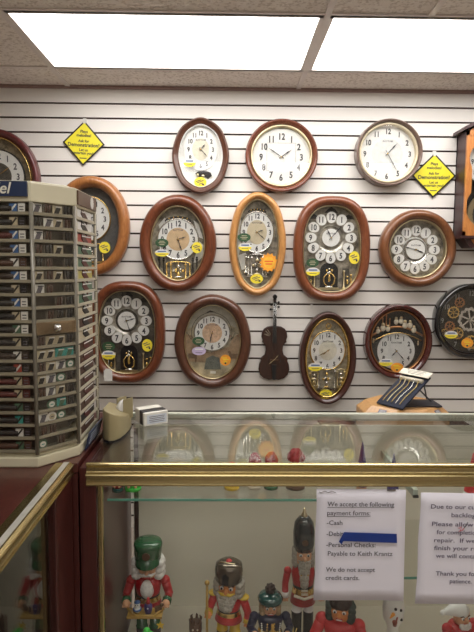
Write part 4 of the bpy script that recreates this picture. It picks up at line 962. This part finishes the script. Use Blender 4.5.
for k in (4, 6):
    p0_, p1_, p2_ = [Vector(q) for q in (B[k], B[(k+1) % 8], Cc[k])]; p3_ = Vector(Cc[(k+1) % 8])
    m0 = (p0_+p1_+p2_+p3_)/4; u = (p1_-p0_).normalized(); v = ((p2_+p3_)/2-(p0_+p1_)/2).normalized(); n = u.cross(v)
    M = Matrix(((u.x, v.x, n.x, m0.x), (u.y, v.y, n.y, m0.y), (u.z, v.z, n.z, m0.z), (0, 0, 0, 1)))
    b = MB(); b.box((0, 0, .001), (.032, .020, .002), 0, M)
    for q in range(3): b.box((0, .005-.005*q, .0022), (.022, .0014, .0006), 1, M)
    lab(b.build('name_plate', [mat('grey_plate', (.16, .15, .20), .5), CARD], t), 'small dark plate')
ZS2 = .83+.114
q0, q1 = PZ(380, 404, ZS2), PZ(402, 410.5, ZS2)
q2, q3 = PZ(435, 379, ZS2+.115), PZ(408, 375.5, ZS2+.115)
t = thing('bracelet_ramp', 'dark blue sloping pad holding gold chains on the octagonal stand', 'jewelry display', PZ(389.5, 407.5, ZS2).to_tuple())
ph_, al_ = R(-55), R(31); Lb, wd = .205, .128
u = Vector((math.cos(ph_), math.sin(ph_), 0)); v = Vector((-math.sin(ph_)*math.cos(al_), math.cos(ph_)*math.cos(al_), math.sin(al_))); n = u.cross(v)
M = Matrix(((u.x, v.x, n.x, 0), (u.y, v.y, n.y, 0), (u.z, v.z, n.z, .002), (0, 0, 0, 1)))
VELV = mat('blue_velvet', (.016, .020, .040), .85, var=.2, scale=90)
b = MB(); b.box((0, Lb/2, .004), (wd, Lb, .008), 0, M); b.build('pad', VELV, t, bevel=.002)
top = M @ Vector((0, Lb*.96, 0)); foot = Vector((top.x+.06, top.y+.01, .003))
b = MB(); b.tube([M @ Vector((-wd*.3, Lb*.9, -.004)), foot+Vector((0, -.03, 0))], .003, 0, 6); b.tube([M @ Vector((wd*.3, Lb*.9, -.004)), foot+Vector((0, .03, 0))], .003, 0, 6)
b.box((foot.x*.62, foot.y*.55, .003), (foot.x*.9, .11, .006)); b.build('easel', mat('dark_easel', (.03, .028, .035), .6), t)
b = MB(); b.tube([M @ Vector((-wd*.42, Lb*.80, .013)), M @ Vector((wd*.42, Lb*.80, .013))], .0085, 0, 12); lab(b.build('chain_bar', CREAMP, t), 'cream roll at the top of the chains')
for k in range(5):
    xx = wd*(-.32+.16*k); gm = [OLDG, GOLDP, OLDG, SILVER, OLDG][k]
    b = MB(); pts = [M @ Vector((xx+.003*math.sin(6*s), Lb*(.82-.72*s), .0105+.010*math.sin(math.pi*min(1, max(0, (.2-s)*5))))) for s in [q/12 for q in range(13)]]
    b.tube(pts, .0018, 0, 6)
    for p in pts[1:]: b.sph(p, .0026, 0, 6)
    tag(b.build('chain_bracelet', gm), f'{"silver" if k == 3 else "gold"} chain bracelet on the dark blue pad, {["leftmost", "second from left", "middle one", "second from right", "rightmost"][k]}', 'bracelet', 'chain bracelets on the sloping pad').location = t.location
Mc = M @ Matrix.Translation((0, Lb*.97, .020)) @ Matrix.Rotation(R(-2), 4, 'X')
b = MB(); b.box((0, 0, 0), (wd*1.12, .036, .003), 0, Mc)
for k in range(3): b.box((0, .010-.009*k, .0018), (wd*(.7-.1*k), .0018, .0004), 1, Mc)
lab(b.build('label_card', [mat('ivory_card', (.74, .71, .60), .6), INKG], t), 'ivory label card')

# ------------------------------------------------------------------ nutcrackers and figures in the showcase
def nutcracker(name, label, px, py_top, Y, z_base, wpx, S):
    """turned wooden soldier; heights are fractions of the whole, py_top is the top of the hat"""
    top = PY(px, py_top, Y); H = top.z-z_base-.0015
    t = thing(name, label, S.get('cat', 'nutcracker'), (top.x, Y, z_base+.001), S.get('rz', 0), 'wooden nutcrackers in the showcase')
    k = H; w = wpx*PYs(Y)   # shoulder to shoulder
    hr = w*S.get('head', .27); tr = w*S.get('torso', .30)
    hz0, hz1 = S.get('headz', (.66, .80)); tz0 = S.get('tz', .42)
    b = MB(); b.box((0, 0, .012*k+.002), (w*.85, w*.6, .024*k+.004)); b.build('base', S.get('base', GREEN), t, bevel=.002)
    for q in (-1, 1):
        b = MB(Matrix.Translation((q*tr*.52, 0, 0))); r = tr*.42
        b.lathe([(r*1.15, .03*k), (r*1.2, .05*k), (r*1.05, .10*k), (r*1.1, (S.get('bt', .215)-.015)*k), (r*1.15, S.get('bt', .215)*k), (r, (S.get('bt', .215)+.005)*k), (r*1.02, tz0*k)], 14, [0, 0, 0, 0, 1, 1], None)
        b.sph((0, -r*.7, .055*k), (r*.9, r*1.3, .025*k), 0); b.build('leg', [S['boot'], S['pants']], t)
    b = MB(); b.lathe([(tr*.95, (tz0-.03)*k), (tr*1.12, (tz0-.02)*k), (tr*.98, (tz0+.05)*k), (tr*.90, (tz0+.09)*k), (tr*.92, (tz0+.11)*k), (tr*1.05, (hz0-.06)*k), (tr*.95, (hz0-.02)*k), (tr*.5, (hz0+.005)*k)], 22, [0, 0, 2, 1, 0, 0, 0], None, 1, .86)
    for j in range(0 if S.get('front') else 3):
        for q in (-1, 1): b.sph((q*tr*.28, -tr*.86, (tz0+.13+.035*j)*k), tr*.085, 2)
    b.build('torso', [S['coat'], BLACK, GOLD], t)
    if S.get('front'): MB().sph((0, -tr*.70, (tz0+.175)*k), (tr*.55, tr*.34, .085*k)).build('shirt_front', S['front'], t)
    for q in (-1, 1):
        el = S.get('elbow', ((.50, -.08, tz0+.10), (.50, -.08, tz0+.10)))[0 if q < 0 else 1]; hd = S.get('hand', ((.46, -.30, tz0+.03), (.46, -.30, tz0+.03)))[0 if q < 0 else 1]
        sh = Vector((q*w*.40, 0, (hz0-.045)*k)); e_ = Vector((q*w*el[0], w*el[1], el[2]*k)); h_ = Vector((q*w*hd[0], w*hd[1], hd[2]*k))
        ar = w*S.get('arm', .105); m1 = e_.lerp(h_, .55)
        b = MB(); b.sph(sh, ar*1.15, 0); b.tube([sh, sh.lerp(e_, .5), e_, m1, m1, e_.lerp(h_, .9)], [ar, ar*1.0, ar*.95, ar*.9, ar*1.05, ar*1.05], [0, 0, 0, 1, 1], 12)
        b.sph(h_, (ar*.85, ar*.85, ar*.95), 2)
        for f_ in range(4): b.sph(h_+Vector(((f_-1.5)*ar*.42, -ar*.55, -ar*.35)), (ar*.2, ar*.4, ar*.3), 2, 6)
        b.sph(h_+Vector((-q*ar*.75, -ar*.2, ar*.2)), (ar*.4, ar*.25, ar*.25), 2, 6)
        b.build('arm', [S['coat'], S.get('cuff', S['coat']), S.get('skin', SKIN)], t)
        if S.get('epaulette'):
            b = MB(); b.lathe([(ar*1.5, 0), (ar*1.4, .012*k), (0, .02*k)], 14, 0, Matrix.Translation(sh+Vector((0, 0, ar*.7)))); b.build('epaulette', S['epaulette'], t)
    hc = (hz0+hz1)/2*k; hh = (hz1-hz0)/2*k
    b = MB(); b.lathe([(hr*.55, hz0*k-.002), (hr*.9, hz0*k+hh*.25), (hr, hc), (hr*1.0, hz1*k), (hr*.9, hz1*k+.004)], 22, 0, None, 1, .95)
    b.sph((0, -hr*1.0, hc+hh*.02), (hr*.20, hr*.34, hr*.24), 0)
    for q in (-1, 1):
        b.sph((q*hr*.42, -hr*.86, hc+hh*.36), (hr*.20, hr*.14, hr*.17), 1); b.sph((q*hr*.42, -hr*.98, hc+hh*.36), (hr*.10, hr*.06, hr*.11), 2)
        b.tube([(q*hr*.2, -hr*.93, hc+hh*.62), (q*hr*.45, -hr*.90, hc+hh*.78), (q*hr*.7, -hr*.74, hc+hh*.62)], hr*.06, 2, 6)
        b.sph((q*hr*1.0, 0, hc), (hr*.14, hr*.2, hr*.28), 0)
    b.box((0, -hr*.92, hc-hh*.52), (hr*.62, hr*.16, hh*.30), 3); b.box((0, -hr*.99, hc-hh*.46), (hr*.52, hr*.08, hh*.12), 1)
    b.build('head', [S.get('skin', SKIN), WHITE, BLACK, REDB], t)
    if S.get('hair'):
        b = MB()
        for j in range(9):
            a = R(-20+220*j/8); s_ = S.get('hairs', 1)
            for l in range(3): b.sph((hr*1.02*math.cos(a), hr*.95*math.sin(a)+hr*.1, hc+hh*(.5-.62*l)), (hr*.34*s_, hr*.34*s_, hh*.52), 0, 8)
        b.build('hair', S['hair'], t)
    if S.get('moustache'):
        b = MB()
        for q in (-1, 1): b.tube([(0, -hr*1.08, hc-hh*.22), (q*hr*.4, -hr*1.06, hc-hh*.30), (q*hr*.78, -hr*.85, hc-hh*.15)], [hr*.16, hr*.14, hr*.05], 0, 8)
        b.build('moustache', S['moustache'], t)
    if S.get('beard'):
        b = MB(); bl = S.get('beardl', 1); bw_ = S.get('beardw', 1)
        for j in range(7):
            for l in range(4): b.sph((hr*bw_*(-.62+.207*j)*(1-.16*l), -hr*(1.0+.10*l)+abs(j-3)*hr*.06, hc-hh*(.85+.50*bl*l)), (hr*.26*bw_, hr*.24, hh*.46), 0, 8)
        b.build('beard', S['beard'], t)
    S['hat'](t, hr, hz1*k, k, hc, hh)
    return t, k, w, hr
def PYs(Y): return (PY(260, 560, Y).x-PY(240, 560, Y).x)/20
def hat_shako(t, hr, z, k, hc, hh):
    b = MB(); z += hh*.05
    b.lathe([(hr*1.10, z), (hr*1.16, z+.02*k), (hr*1.22, z+.10*k), (hr*1.26, k*.985-.006), (hr*1.18, k-.003), (hr*.6, k), (0, k)], 26, [0]*6)
    b.build('hat', GREEN, t)
    b = MB(); vs = []
    for a in [math.pi+math.pi*j/14 for j in range(15)]:
        c_, s_ = math.cos(a), math.sin(a)
        vs += [(hr*1.08*c_, hr*1.08*s_, z+.012), (hr*1.16*c_, hr*1.62*s_, z-.010), (hr*1.08*c_, hr*1.08*s_, z+.008), (hr*1.16*c_, hr*1.62*s_, z-.013)]
    b.add(vs, [f for j in range(14) for f in ((4*j, 4*j+1, 4*j+5, 4*j+4), (4*j+2, 4*j+6, 4*j+7, 4*j+3), (4*j+1, 4*j+3, 4*j+7, 4*j+5))], 0, True); b.build('visor', GREEN, t)
    b = MB(); b.disc(hr*.34, hr*.34, -hr*1.27, (0, z+.065*k), t=.006, n=20); b.build('badge', BROWNP, t)
t, k, w, hr = nutcracker('nutcracker', 'nutcracker with tall green hat and white hair holding a tray of toys', 148, 540, 1.60, DECK, 42,
    dict(coat=RED, cuff=GREEN, pants=GREEN, boot=BLACK, hair=FURW, hairs=1.5, moustache=FURW, front=FURW, hat=hat_shako, head=.27, base=GREEN, tz=.42, headz=(.68, .845),
         hand=((.46, -.34, .50), (.46, -.34, .50)), elbow=((.50, -.06, .53), (.50, -.06, .53))))
b = MB(); b.tube([(-w*.42, -w*.42, .475*k), (-w*.2, -w*.60, .452*k), (w*.2, -w*.60, .452*k), (w*.42, -w*.42, .475*k)], .004, 0, 8); b.box((0, -w*.48, .445*k), (w*.80, w*.34, .006)); lab(b.build('tray', mat('gold_wood', (.42, .26, .06), .4), t), 'gilt wooden tray')
TZ = t.location.z+.445*k+.0035; tx, ty = t.location.x, t.location.y
b = MB(); b.sph((0, 0, .012), (.010, .010, .012), 0); b.sph((0, -.002, .027), .009, 0); b.sph((-.003, -.010, .029), .002, 1); b.sph((.003, -.010, .029), .002, 1); b.lathe([(.0125, .010), (.0125, .014)], 14, 2); b.lathe([(.010, .033), (.004, .038), (0, .039)], 12, 2)
o = tag(b.build('toy_penguin', [WHITE, BLACK, BLUEC]), 'tiny white and blue round toy on the left of the nutcracker tray', 'toy', 'toys on the nutcracker tray'); o.location = (tx-w*.18, ty-w*.50, TZ)
b = MB(); b.lathe([(.009, 0), (.012, .012), (.012, .024), (.006, .030)], 14, 0); b.lathe([(.007, .030), (.004, .046), (0, .050)], 12, 1); b.sph((0, -.010, .020), .003, 2)
o = tag(b.build('toy_gnome', [PURPLE, REDB, WHITE]), 'tiny purple and red toy in the middle of the nutcracker tray', 'toy', 'toys on the nutcracker tray'); o.location = (tx+w*.07, ty-w*.50, TZ)
b = MB(); b.box((0, 0, .011), (.020, .008, .016), 0); b.sph((.010, 0, .020), (.007, .005, .005), 0)
for q in (-1, 1): b.tube([(q*.007, -.003, 0), (q*.007, -.003, .010)], .0018, 0, 6); b.tube([(q*.007, .003, 0), (q*.007, .003, .010)], .0018, 0, 6)
o = tag(b.build('toy_horse', [BROWNP]), 'tiny dark toy animal on the right of the nutcracker tray', 'toy', 'toys on the nutcracker tray'); o.location = (tx+w*.30, ty-w*.48, TZ)
o.rotation_euler = (0, 0, .4)
b = MB(); b.tube([(0, 0, 0), (0, 0, -.02)], .0006, 0, 4); b.prism([(0, -.012), (.004, -.022), (.011, -.022), (.006, -.028), (.008, -.037), (0, -.031), (-.008, -.037), (-.006, -.028), (-.011, -.022), (-.004, -.022)], -.0015, .0015, 0)
b.build('hanging_star', YELP, t).location = (w*.36, -w*.60, .442*k)

def hat_helm(t, hr, z, k, hc, hh):
    z -= hh*.2
    b = MB(); b.lathe([(hr*1.10, z), (hr*1.22, z+.02*k), (hr*1.28, z+.10*k), (hr*1.2, k*.955), (hr*.8, k*.985), (hr*.3, k*.99)], 24, 0); b.build('helmet', SMOKE, t)
    b = MB(); b.lathe([(hr*.35, k*.96), (hr*.32, k*.985), (hr*.2, k), (0, k*1.003)], 14, 0); b.build('helmet_knob', REDB, t)
    b = MB(); b.tube([(-hr*1.15, hr*.1, z+.02*k), (-hr*1.3, 0, z+.10*k), (-hr*.7, -hr*.4, k*.985), (hr*.6, -hr*.4, k*.985), (hr*1.25, 0, z+.10*k)], hr*.08, 0, 6)
    b.prism([(-hr*.28, 0), (hr*.28, 0), (hr*.34, .09*k), (0, .12*k), (-hr*.34, .09*k)], -hr*1.34, -hr*1.20, 1, Matrix.Translation((0, 0, z+.03*k))); b.build('helmet_plate', [GOLDP, mat('dark_plate', (.03, .03, .035), .15, .5)], t)
t, k, w, hr = nutcracker('nutcracker', 'nutcracker in bronze helmet with big grey beard and red and yellow coat', 229, 559.5, 1.60, DECK, 38,
    dict(coat=REDB, cuff=YELP, pants=YELP, boot=BROWNP, skin=SKINO, hair=FURG, hairs=1.4, moustache=YELP, beard=FURG, beardl=.75, beardw=1.1, hat=hat_helm, head=.29, torso=.33, base=BROWNP, tz=.36, headz=(.62, .79), epaulette=YELP, rz=R(-15),
         elbow=((.48, -.10, .46), (.52, 0, .45)), hand=((.46, -.34, .44), (.52, -.04, .33))))
b = MB(); b.tube([(-w*.47, -w*.42, .03*k), (-w*.47, -w*.42, .80*k)], .0042, 0, 8); b.sph((-w*.47, -w*.42, .81*k), .008); lab(b.build('staff', mat('ochre_wood', (.40, .25, .05), .4), t), 'ochre wooden staff')

def hat_beret(t, hr, z, k, hc, hh):
    z -= hh*.1
    b = MB(); b.lathe([(hr*1.0, z), (hr*1.5, z+.02*k), (hr*1.62, z+.05*k), (hr*1.35, z+.09*k), (hr*.7, z+.115*k), (0, z+.12*k)], 24, 0); b.build('hat', TEALP, t)
    b = MB(); b.sph((0, 0, z+.16*k), hr*.62, 0)
    for j in range(26): a, e_ = j*2.4, math.asin(-1+2*(j+.5)/26); b.sph((hr*.55*math.cos(a)*math.cos(e_), hr*.55*math.sin(a)*math.cos(e_), z+.16*k+hr*.55*math.sin(e_)), hr*.17, 0, 6)
    lab(b.build('pompom', FURB, t), 'dark fluffy pompom')
t, k, w, hr = nutcracker('nutcracker', 'short nutcracker in teal beret with dark pompom and navy coat', 270.5, 583, 1.53, DECK, 40,
    dict(coat=NAVYP, cuff=NAVYP, pants=NAVYP, boot=BLACK, skin=SKIN, hair=FURT, hairs=1.25, hat=hat_beret, head=.20, torso=.31, base=BROWNP, tz=.38, headz=(.64, .78), beard=None, moustache=None,
         hand=((.40, -.42, .50), (.40, -.42, .50))))
b = MB(); b.sph((w*.03, -w*.42, .48*k), (w*.13, w*.10, w*.16), 0); b.tube([(w*.03, -w*.42, .50*k), (w*.03, -w*.40, .62*k)], w*.035, 0, 8); lab(b.build('gilt_flask', mat('gilt', (.55, .33, .07), .3, .4), t), 'gilt instrument held at the chest')
b = MB()
for j in range(9):
    for q in (-1, 1): b.sph((q*w*(.20+.004*j), -w*.28, (.40+.024*j)*k), .0022, 0, 6)
b.build('white_beads', WHITE, t)
# a wreath of gilt twigs beside him
p = PY(291, 640, 1.43); b = MB(); rr = random.Random(5)
b.lathe([(.020, 0), (.014, .06), (.006, .10)], 10, 0)
for j in range(46):
    a = rr.uniform(0, 6.28); h0 = rr.uniform(.05, .14); l = rr.uniform(.018, .04)
    b.tube([(.006*math.cos(a), .006*math.sin(a), h0), (l*math.cos(a), l*math.sin(a), h0+rr.uniform(.0, .035))], [.0028, .0012], rr.randrange(2), 5)
o = tag(b.build('gilt_tree', [BLACK, mat('gilt_leaf', (.50, .36, .10), .35, .5)]), 'small black and gilt twiggy tree right of the teal beret nutcracker', 'ornament'); o.location = (p.x, 1.43, DECK+.001)

def hat_bear(t, hr, z, k, hc, hh):
    z -= hh*.3
    b = MB(); b.lathe([(hr*1.12, z), (hr*1.22, z+.04*k), (hr*1.26, z+.12*k), (hr*1.10, z+.185*k), (hr*.65, z+.222*k), (hr*.22, z+.232*k)], 24, 0); b.build('helmet', mat('black_helmet', (.014, .020, .022), .22, 0, .1, 20, coat=.4), t)
    b = MB(); b.lathe([(hr*.42, z+.225*k), (hr*.34, z+.240*k), (hr*.20, z+.255*k), (hr*.14, z+.275*k), (0, k)], 14, 0); lab(b.build('spike', GOLDP, t), 'gold spike')
    b = MB(); b.disc(hr*.36, hr*.36, -hr*1.27, (0, z+.075*k), t=.008, n=20); b.build('badge', BROWNP, t)
t, k, w, hr = nutcracker('nutcracker', 'tallest nutcracker with black spiked helmet, red coat and white trousers', 304.5, 507, 1.60, DECK, 39,
    dict(coat=RED, cuff=WHITE, pants=WHITE, boot=BLACK, skin=SKIN, hair=FURG, hairs=1.05, beard=FURG, beardl=1.15, beardw=.85, moustache=FURG, hat=hat_bear, head=.22, torso=.29, base=GREEN, tz=.36, headz=(.60, .73), front=None, bt=.275,
         elbow=((.46, -.02, .47), (.46, -.02, .47)), hand=((.46, -.06, .37), (.46, -.06, .37)), arm=.09))
b = MB(); b.tube([(-w*.26, -w*.27, .42*k), (0, -w*.30, .40*k), (w*.26, -w*.27, .42*k)], .0045, 0, 8)
for q in (0, 1): b.box((0, -w*.31, (.435+.025*q)*k), (w*.16, .003, .006), 0)
b.build('belt', CREAMP, t)

def hat_long(t, hr, z, k, hc, hh):
    b = MB(); b.lathe([(hr*1.05, z-hh*.3), (hr*1.1, z), (hr*.95, z+.08*k), (0, k)], 20, 0); b.build('cap', FURB, t)
t, k, w, hr = nutcracker('smoker_figure', 'red coated figure with dark hair below the payment notice', 341, 588, 1.50, DECK, 46,
    dict(cat='figurine', coat=REDB, cuff=REDB, pants=BROWNP, boot=BLACK, skin=SKINO, hair=mat('green_black', (.02, .04, .032), .6), hairs=1.35, hat=hat_long, head=.23, torso=.36, base=CREAMP, tz=.36, headz=(.64, .84), arm=.13, rz=R(-18),
         elbow=((.55, -.16, .42), (.52, -.2, .45)), hand=((.40, -.50, .42), (.36, -.45, .58))))
b = MB(); b.tube([(w*.1, -w*.42, .62*k), (w*.2, -w*.55, .60*k)], .003, 0, 6); b.sph((w*.2, -w*.56, .615*k), .008); b.build('pipe', BROWNP, t)

# snowman
p = PY(394, 592, 1.50)
t = thing('snowman', 'white snowman figure with carrot nose beneath the gap between notices', 'figurine', (p.x, 1.50, DECK+.001))
hz = p.z-DECK
s_ = PYs(1.5)
b = MB(); b.lathe([(8*s_, 0), (9*s_, .01), (9*s_, hz*.25), (6.5*s_, hz*.45), (5.2*s_, hz*.56), (6.5*s_, hz*.60), (10*s_, hz*.68), (11*s_, hz*.80), (9.5*s_, hz*.92), (5*s_, hz*.985), (0, hz)], 24); b.build('body', WHITE, t)
b = MB(); b.tube([(-3*s_, -10*s_, hz*.80), (-8*s_, -15*s_, hz*.785)], [.006, .001], 0, 8); lab(b.build('nose', ORS, t), 'orange carrot nose')
b = MB(); b.tube([(1*s_, -10*s_, hz*.76), (-3*s_, -17*s_, hz*.72)], .0026, 0, 6); b.lathe([(.005, 0), (.0075, .012), (.006, .014)], 10, 0, Matrix.Translation((-3.6*s_, -17*s_, hz*.71))); b.build('pipe', mat('red_brown', (.24, .05, .03), .4), t)
for x, z in ((4.5, .84), (5.5, .72), (-1, .86)): MB().sph((x*s_, -math.sqrt(max(1, 110-x*x))*s_, hz*z), .0042).build('coal', BLACK, t)
b = MB(); b.lathe([(7.5*s_, hz*.95), (7.5*s_, hz*.96), (4.6*s_, hz*.965), (4.4*s_, hz*1.10), (0, hz*1.10)], 18); b.build('hat', BLACK, t)

# santa with white cap at the right
p = PY(461, 608, 1.50)
def hat_santa(t, hr, z, k, hc, hh):
    b = MB(); b.tube([(0, 0, z-hh*.2), (-hr*.3, 0, z+.03*k), (-hr*1.6, -hr*.2, z+.05*k), (-hr*2.8, -hr*.3, z+.045*k)], [hr*1.05, hr*1.0, hr*.7, hr*.3], 0, 14); b.sph((-hr*3.0, -hr*.3, z+.045*k), hr*.34, 0); b.build('cap', WHITE, t)
t, k, w, hr = nutcracker('santa_figure', 'red coated figure with long white cap below the backlog notice', 462, 602, 1.50, DECK, 40,
    dict(cat='figurine', coat=RED, cuff=WHITE, pants=RED, boot=BLACK, skin=SKIN, hair=None, beard=FURW, beardl=.8, hat=hat_santa, head=.20, torso=.34, base=BROWNP, tz=.34, headz=(.70, .88), rz=R(15), arm=.12,
         hand=((.30, -.48, .48), (.34, -.48, .52)), elbow=((.52, -.16, .50), (.52, -.16, .50))))
b = MB(); b.box((0, 0, 0), (w*.55, .008, .07), 0, Matrix.Translation((0, -w*.56, .55*k)) @ Matrix.Rotation(R(20), 4, 'Y')); b.box((0, -.005, .01), (w*.3, .002, .006), 1, Matrix.Translation((0, -w*.56, .55*k)) @ Matrix.Rotation(R(20), 4, 'Y')); lab(b.build('wooden_board', [mat('tan_board', (.48, .33, .16), .5), BROWNP], t), 'tan board held in front')
p = PY(472, 613, 1.46)
b = MB(); b.sph((0, 0, .030), (.020, .020, .030), 0); b.sph((0, 0, .072), (.015, .015, .017), 1); b.lathe([(.0155, .076), (.014, .088), (.006, .096), (0, .098)], 14, 2); b.sph((0, 0, .100), .005, 1)
for q in (-1, 1): b.sph((q*.005, -.013, .076), .0022, 2)
o = tag(b.build('small_snowman', [WHITE, WHITE, NAVYP]), 'small white figure in navy cap at the right edge beside the red figure', 'figurine'); o.location = (p.x+.014, 1.385, DECK+.001); o.scale = (1.0,)*3
s2 = (PY(470, 609, 1.385).z-DECK)/.105; o.scale = (1.15, 1.15, s2)

# dark brown pointed carving and the green sprig low in the case
p = PY(195.5, 616, 1.60); hz = p.z-DECK
b = MB(); b.lathe([(.022, 0), (.024, .01), (.016, hz*.3), (.020, hz*.6), (.020, hz*.8), (.012, hz*.86)], 16, 0)
for k in range(6):
    a = R(60*k+20); b.tube([(.014*math.cos(a), .014*math.sin(a), hz*.8), (.018*math.cos(a), .018*math.sin(a), hz*.92), (.013*math.cos(a), .013*math.sin(a), hz)], [.005, .004, .001], 0, 6)
for q in (-1, 1): b.sph((q*.007, -.019, hz*.68), .003, 1)
o = tag(b.build('wooden_carving', [mat('carved_brown', (.09, .045, .025), .5, var=.3, scale=80), CREAMP]), 'dark brown pointed wood carving between the green hat and bronze helmet nutcrackers', 'ornament'); o.location = (p.x, 1.60, DECK+.001)
p = PY(147, 627, 1.42); hz = p.z-DECK; b = MB(); b.lathe([(.016, 0), (.016, .004), (.006, .008), (.006, hz*.8)], 12, 1)
for k in range(14):
    a = R(k*137); b.sph((.013*math.cos(a), .013*math.sin(a), hz*(.80+.017*(k % 8))), (.010, .010, .007), 0, 8)
o = tag(b.build('green_sprig', [BRIGHTG, BROWNP]), 'bright green small tree in front of the green hat nutcracker', 'ornament'); o.location = (p.x, 1.42, DECK+.001)

# small figures on the upper glass shelf
def gnome(label, px, pyb, top, mats, hatk, wpx=12, Y=None, z=None):
    z = SHELF if z is None else z
    if Y is None: Y = PZ(px, pyb, z).y
    P = PY(px, 470, Y); zt_ = PY(px, top, Y).z; H = zt_-z-.001; s_ = wpx*PYs(Y)/2
    base, body, hat, face_ = mats
    t = thing('figurine', label, 'figurine', (P.x, Y, z+.0008), 0, 'small figures on the glass shelves')
    MB().lathe([(s_, 0), (s_, .008), (s_*.8, .010)], 20).build('base', base, t)
    b = MB()
    for q in (-1, 1): b.sph((q*s_*.35, -s_*.2, .014), (s_*.28, s_*.42, .007), 1)
    b.lathe([(s_*.60, .012), (s_*.72, H*.18), (s_*.62, H*.42), (s_*.35, H*.52)], 18, 0)
    for q in (-1, 1): b.tube([(q*s_*.55, 0, H*.44), (q*s_*.8, -s_*.2, H*.32), (q*s_*.45, -s_*.65, H*.28)], s_*.17, 0, 8); b.sph((q*s_*.42, -s_*.7, H*.28), s_*.18, 2)
    b.build('body', [body, BLACK, SKIN], t)
    b = MB(); b.sph((0, 0, H*.60), (s_*.46, s_*.46, H*.13), 0); b.sph((0, -s_*.46, H*.59), s_*.12, 0)
    for q in (-1, 1): b.sph((q*s_*.18, -s_*.42, H*.64), s_*.07, 1)
    b.build('head', [face_, BLACK], t)
    b = MB()
    if hatk == 'cone':
        b.lathe([(s_*.62, H*.63), (s_*.60, H*.67), (s_*.36, H*.82), (s_*.10, H*.97), (0, H)], 18, 0); b.build('hat', hat, t)
    elif hatk == 'santa':
        b.lathe([(s_*.62, H*.60), (s_*.66, H*.64), (s_*.58, H*.68), (s_*.58, H*.68), (s_*.36, H*.82), (s_*.08, H)], 18, [1, 1, 1, 0, 0]); b.build('hat', [hat, WHITE], t)
    elif hatk == 'rose':
        rr = random.Random(px)
        for j in range(16):
            a = j*2.4; q = .25+.75*(j/16); b.sph((s_*.66*q*math.cos(a), s_*.6*q*math.sin(a), H*(.90-.20*q)), (s_*.46, s_*.42, H*.10), 0, 8)
        b.build('flower_hat', hat, t)
    else:
        b.lathe([(s_*.55, H*.68), (s_*.6, H*.74), (s_*.3, H*.92), (0, H)], 16, 0); b.build('hat', hat, t)
    return t
gnome('dark green figurine with red shoes at the left end of the glass shelf', 117.5, 491, 472, (TEALP, REDB, TEALP, SKIN), 'round', 11)
gnome('figurine on a bright green base at the left end of the glass shelf', 133, 489.5, 473, (BRIGHTG, BRIGHTG, GREEN, SKIN), 'round', 16)
gnome('red figurine on a yellow base on the upper glass shelf', 232, 488.5, 460.5, (YELP, REDB, REDB, SKIN), 'rose', 15)
gnome('cream figurine with a rose red bloom for a hat on the glass shelf', 254.5, 488, 450.5, (CREAMP, CREAMP, PINKF, SKIN), 'rose', 13)
gnome('dark green based figurine with pink red flower hat on the glass shelf', 271, 488, 449.5, (GREEN, GREEN, PINKF, SKIN), 'rose', 14)
gnome('figurine with the largest red flower hat, right end of the glass shelf', 295.5, 487.5, 446, (BROWNP, RED, PINKF, SKIN), 'rose', 19)
gnome('tall gnome with purple cone hat behind the payment notice', 362, 0, 441, (BROWNP, REDB, PURPLE, SKIN), 'cone', 22, 1.55, LOWSHELF)
gnome('gnome with dark blue cone hat near the right end of payment notice', 393.5, 0, 452, (BROWNP, NAVYP, PURPLE, SKIN), 'cone', 19, 1.53, LOWSHELF)
gnome('gnome with red white trimmed hat at the right edge of the showcase', 473, 0, 453, (BROWNP, RED, REDB, SKIN), 'santa', 26, 1.48, LOWSHELF)

# ------------------------------------------------------------------ world and colour
w = bpy.data.worlds.new('world'); sc.world = w; w.use_nodes = True
w.node_tree.nodes['Background'].inputs['Color'].default_value = (.02, .018, .016, 1)
sc.view_settings.view_transform = 'Standard'; sc.view_settings.look = 'None'; sc.view_settings.gamma = 1; sc.view_settings.use_curve_mapping = False
sc.view_settings.exposure = 0.0
sc.cycles.use_denoising = True
sc.cycles.max_bounces = 10; sc.cycles.transparent_max_bounces = 24
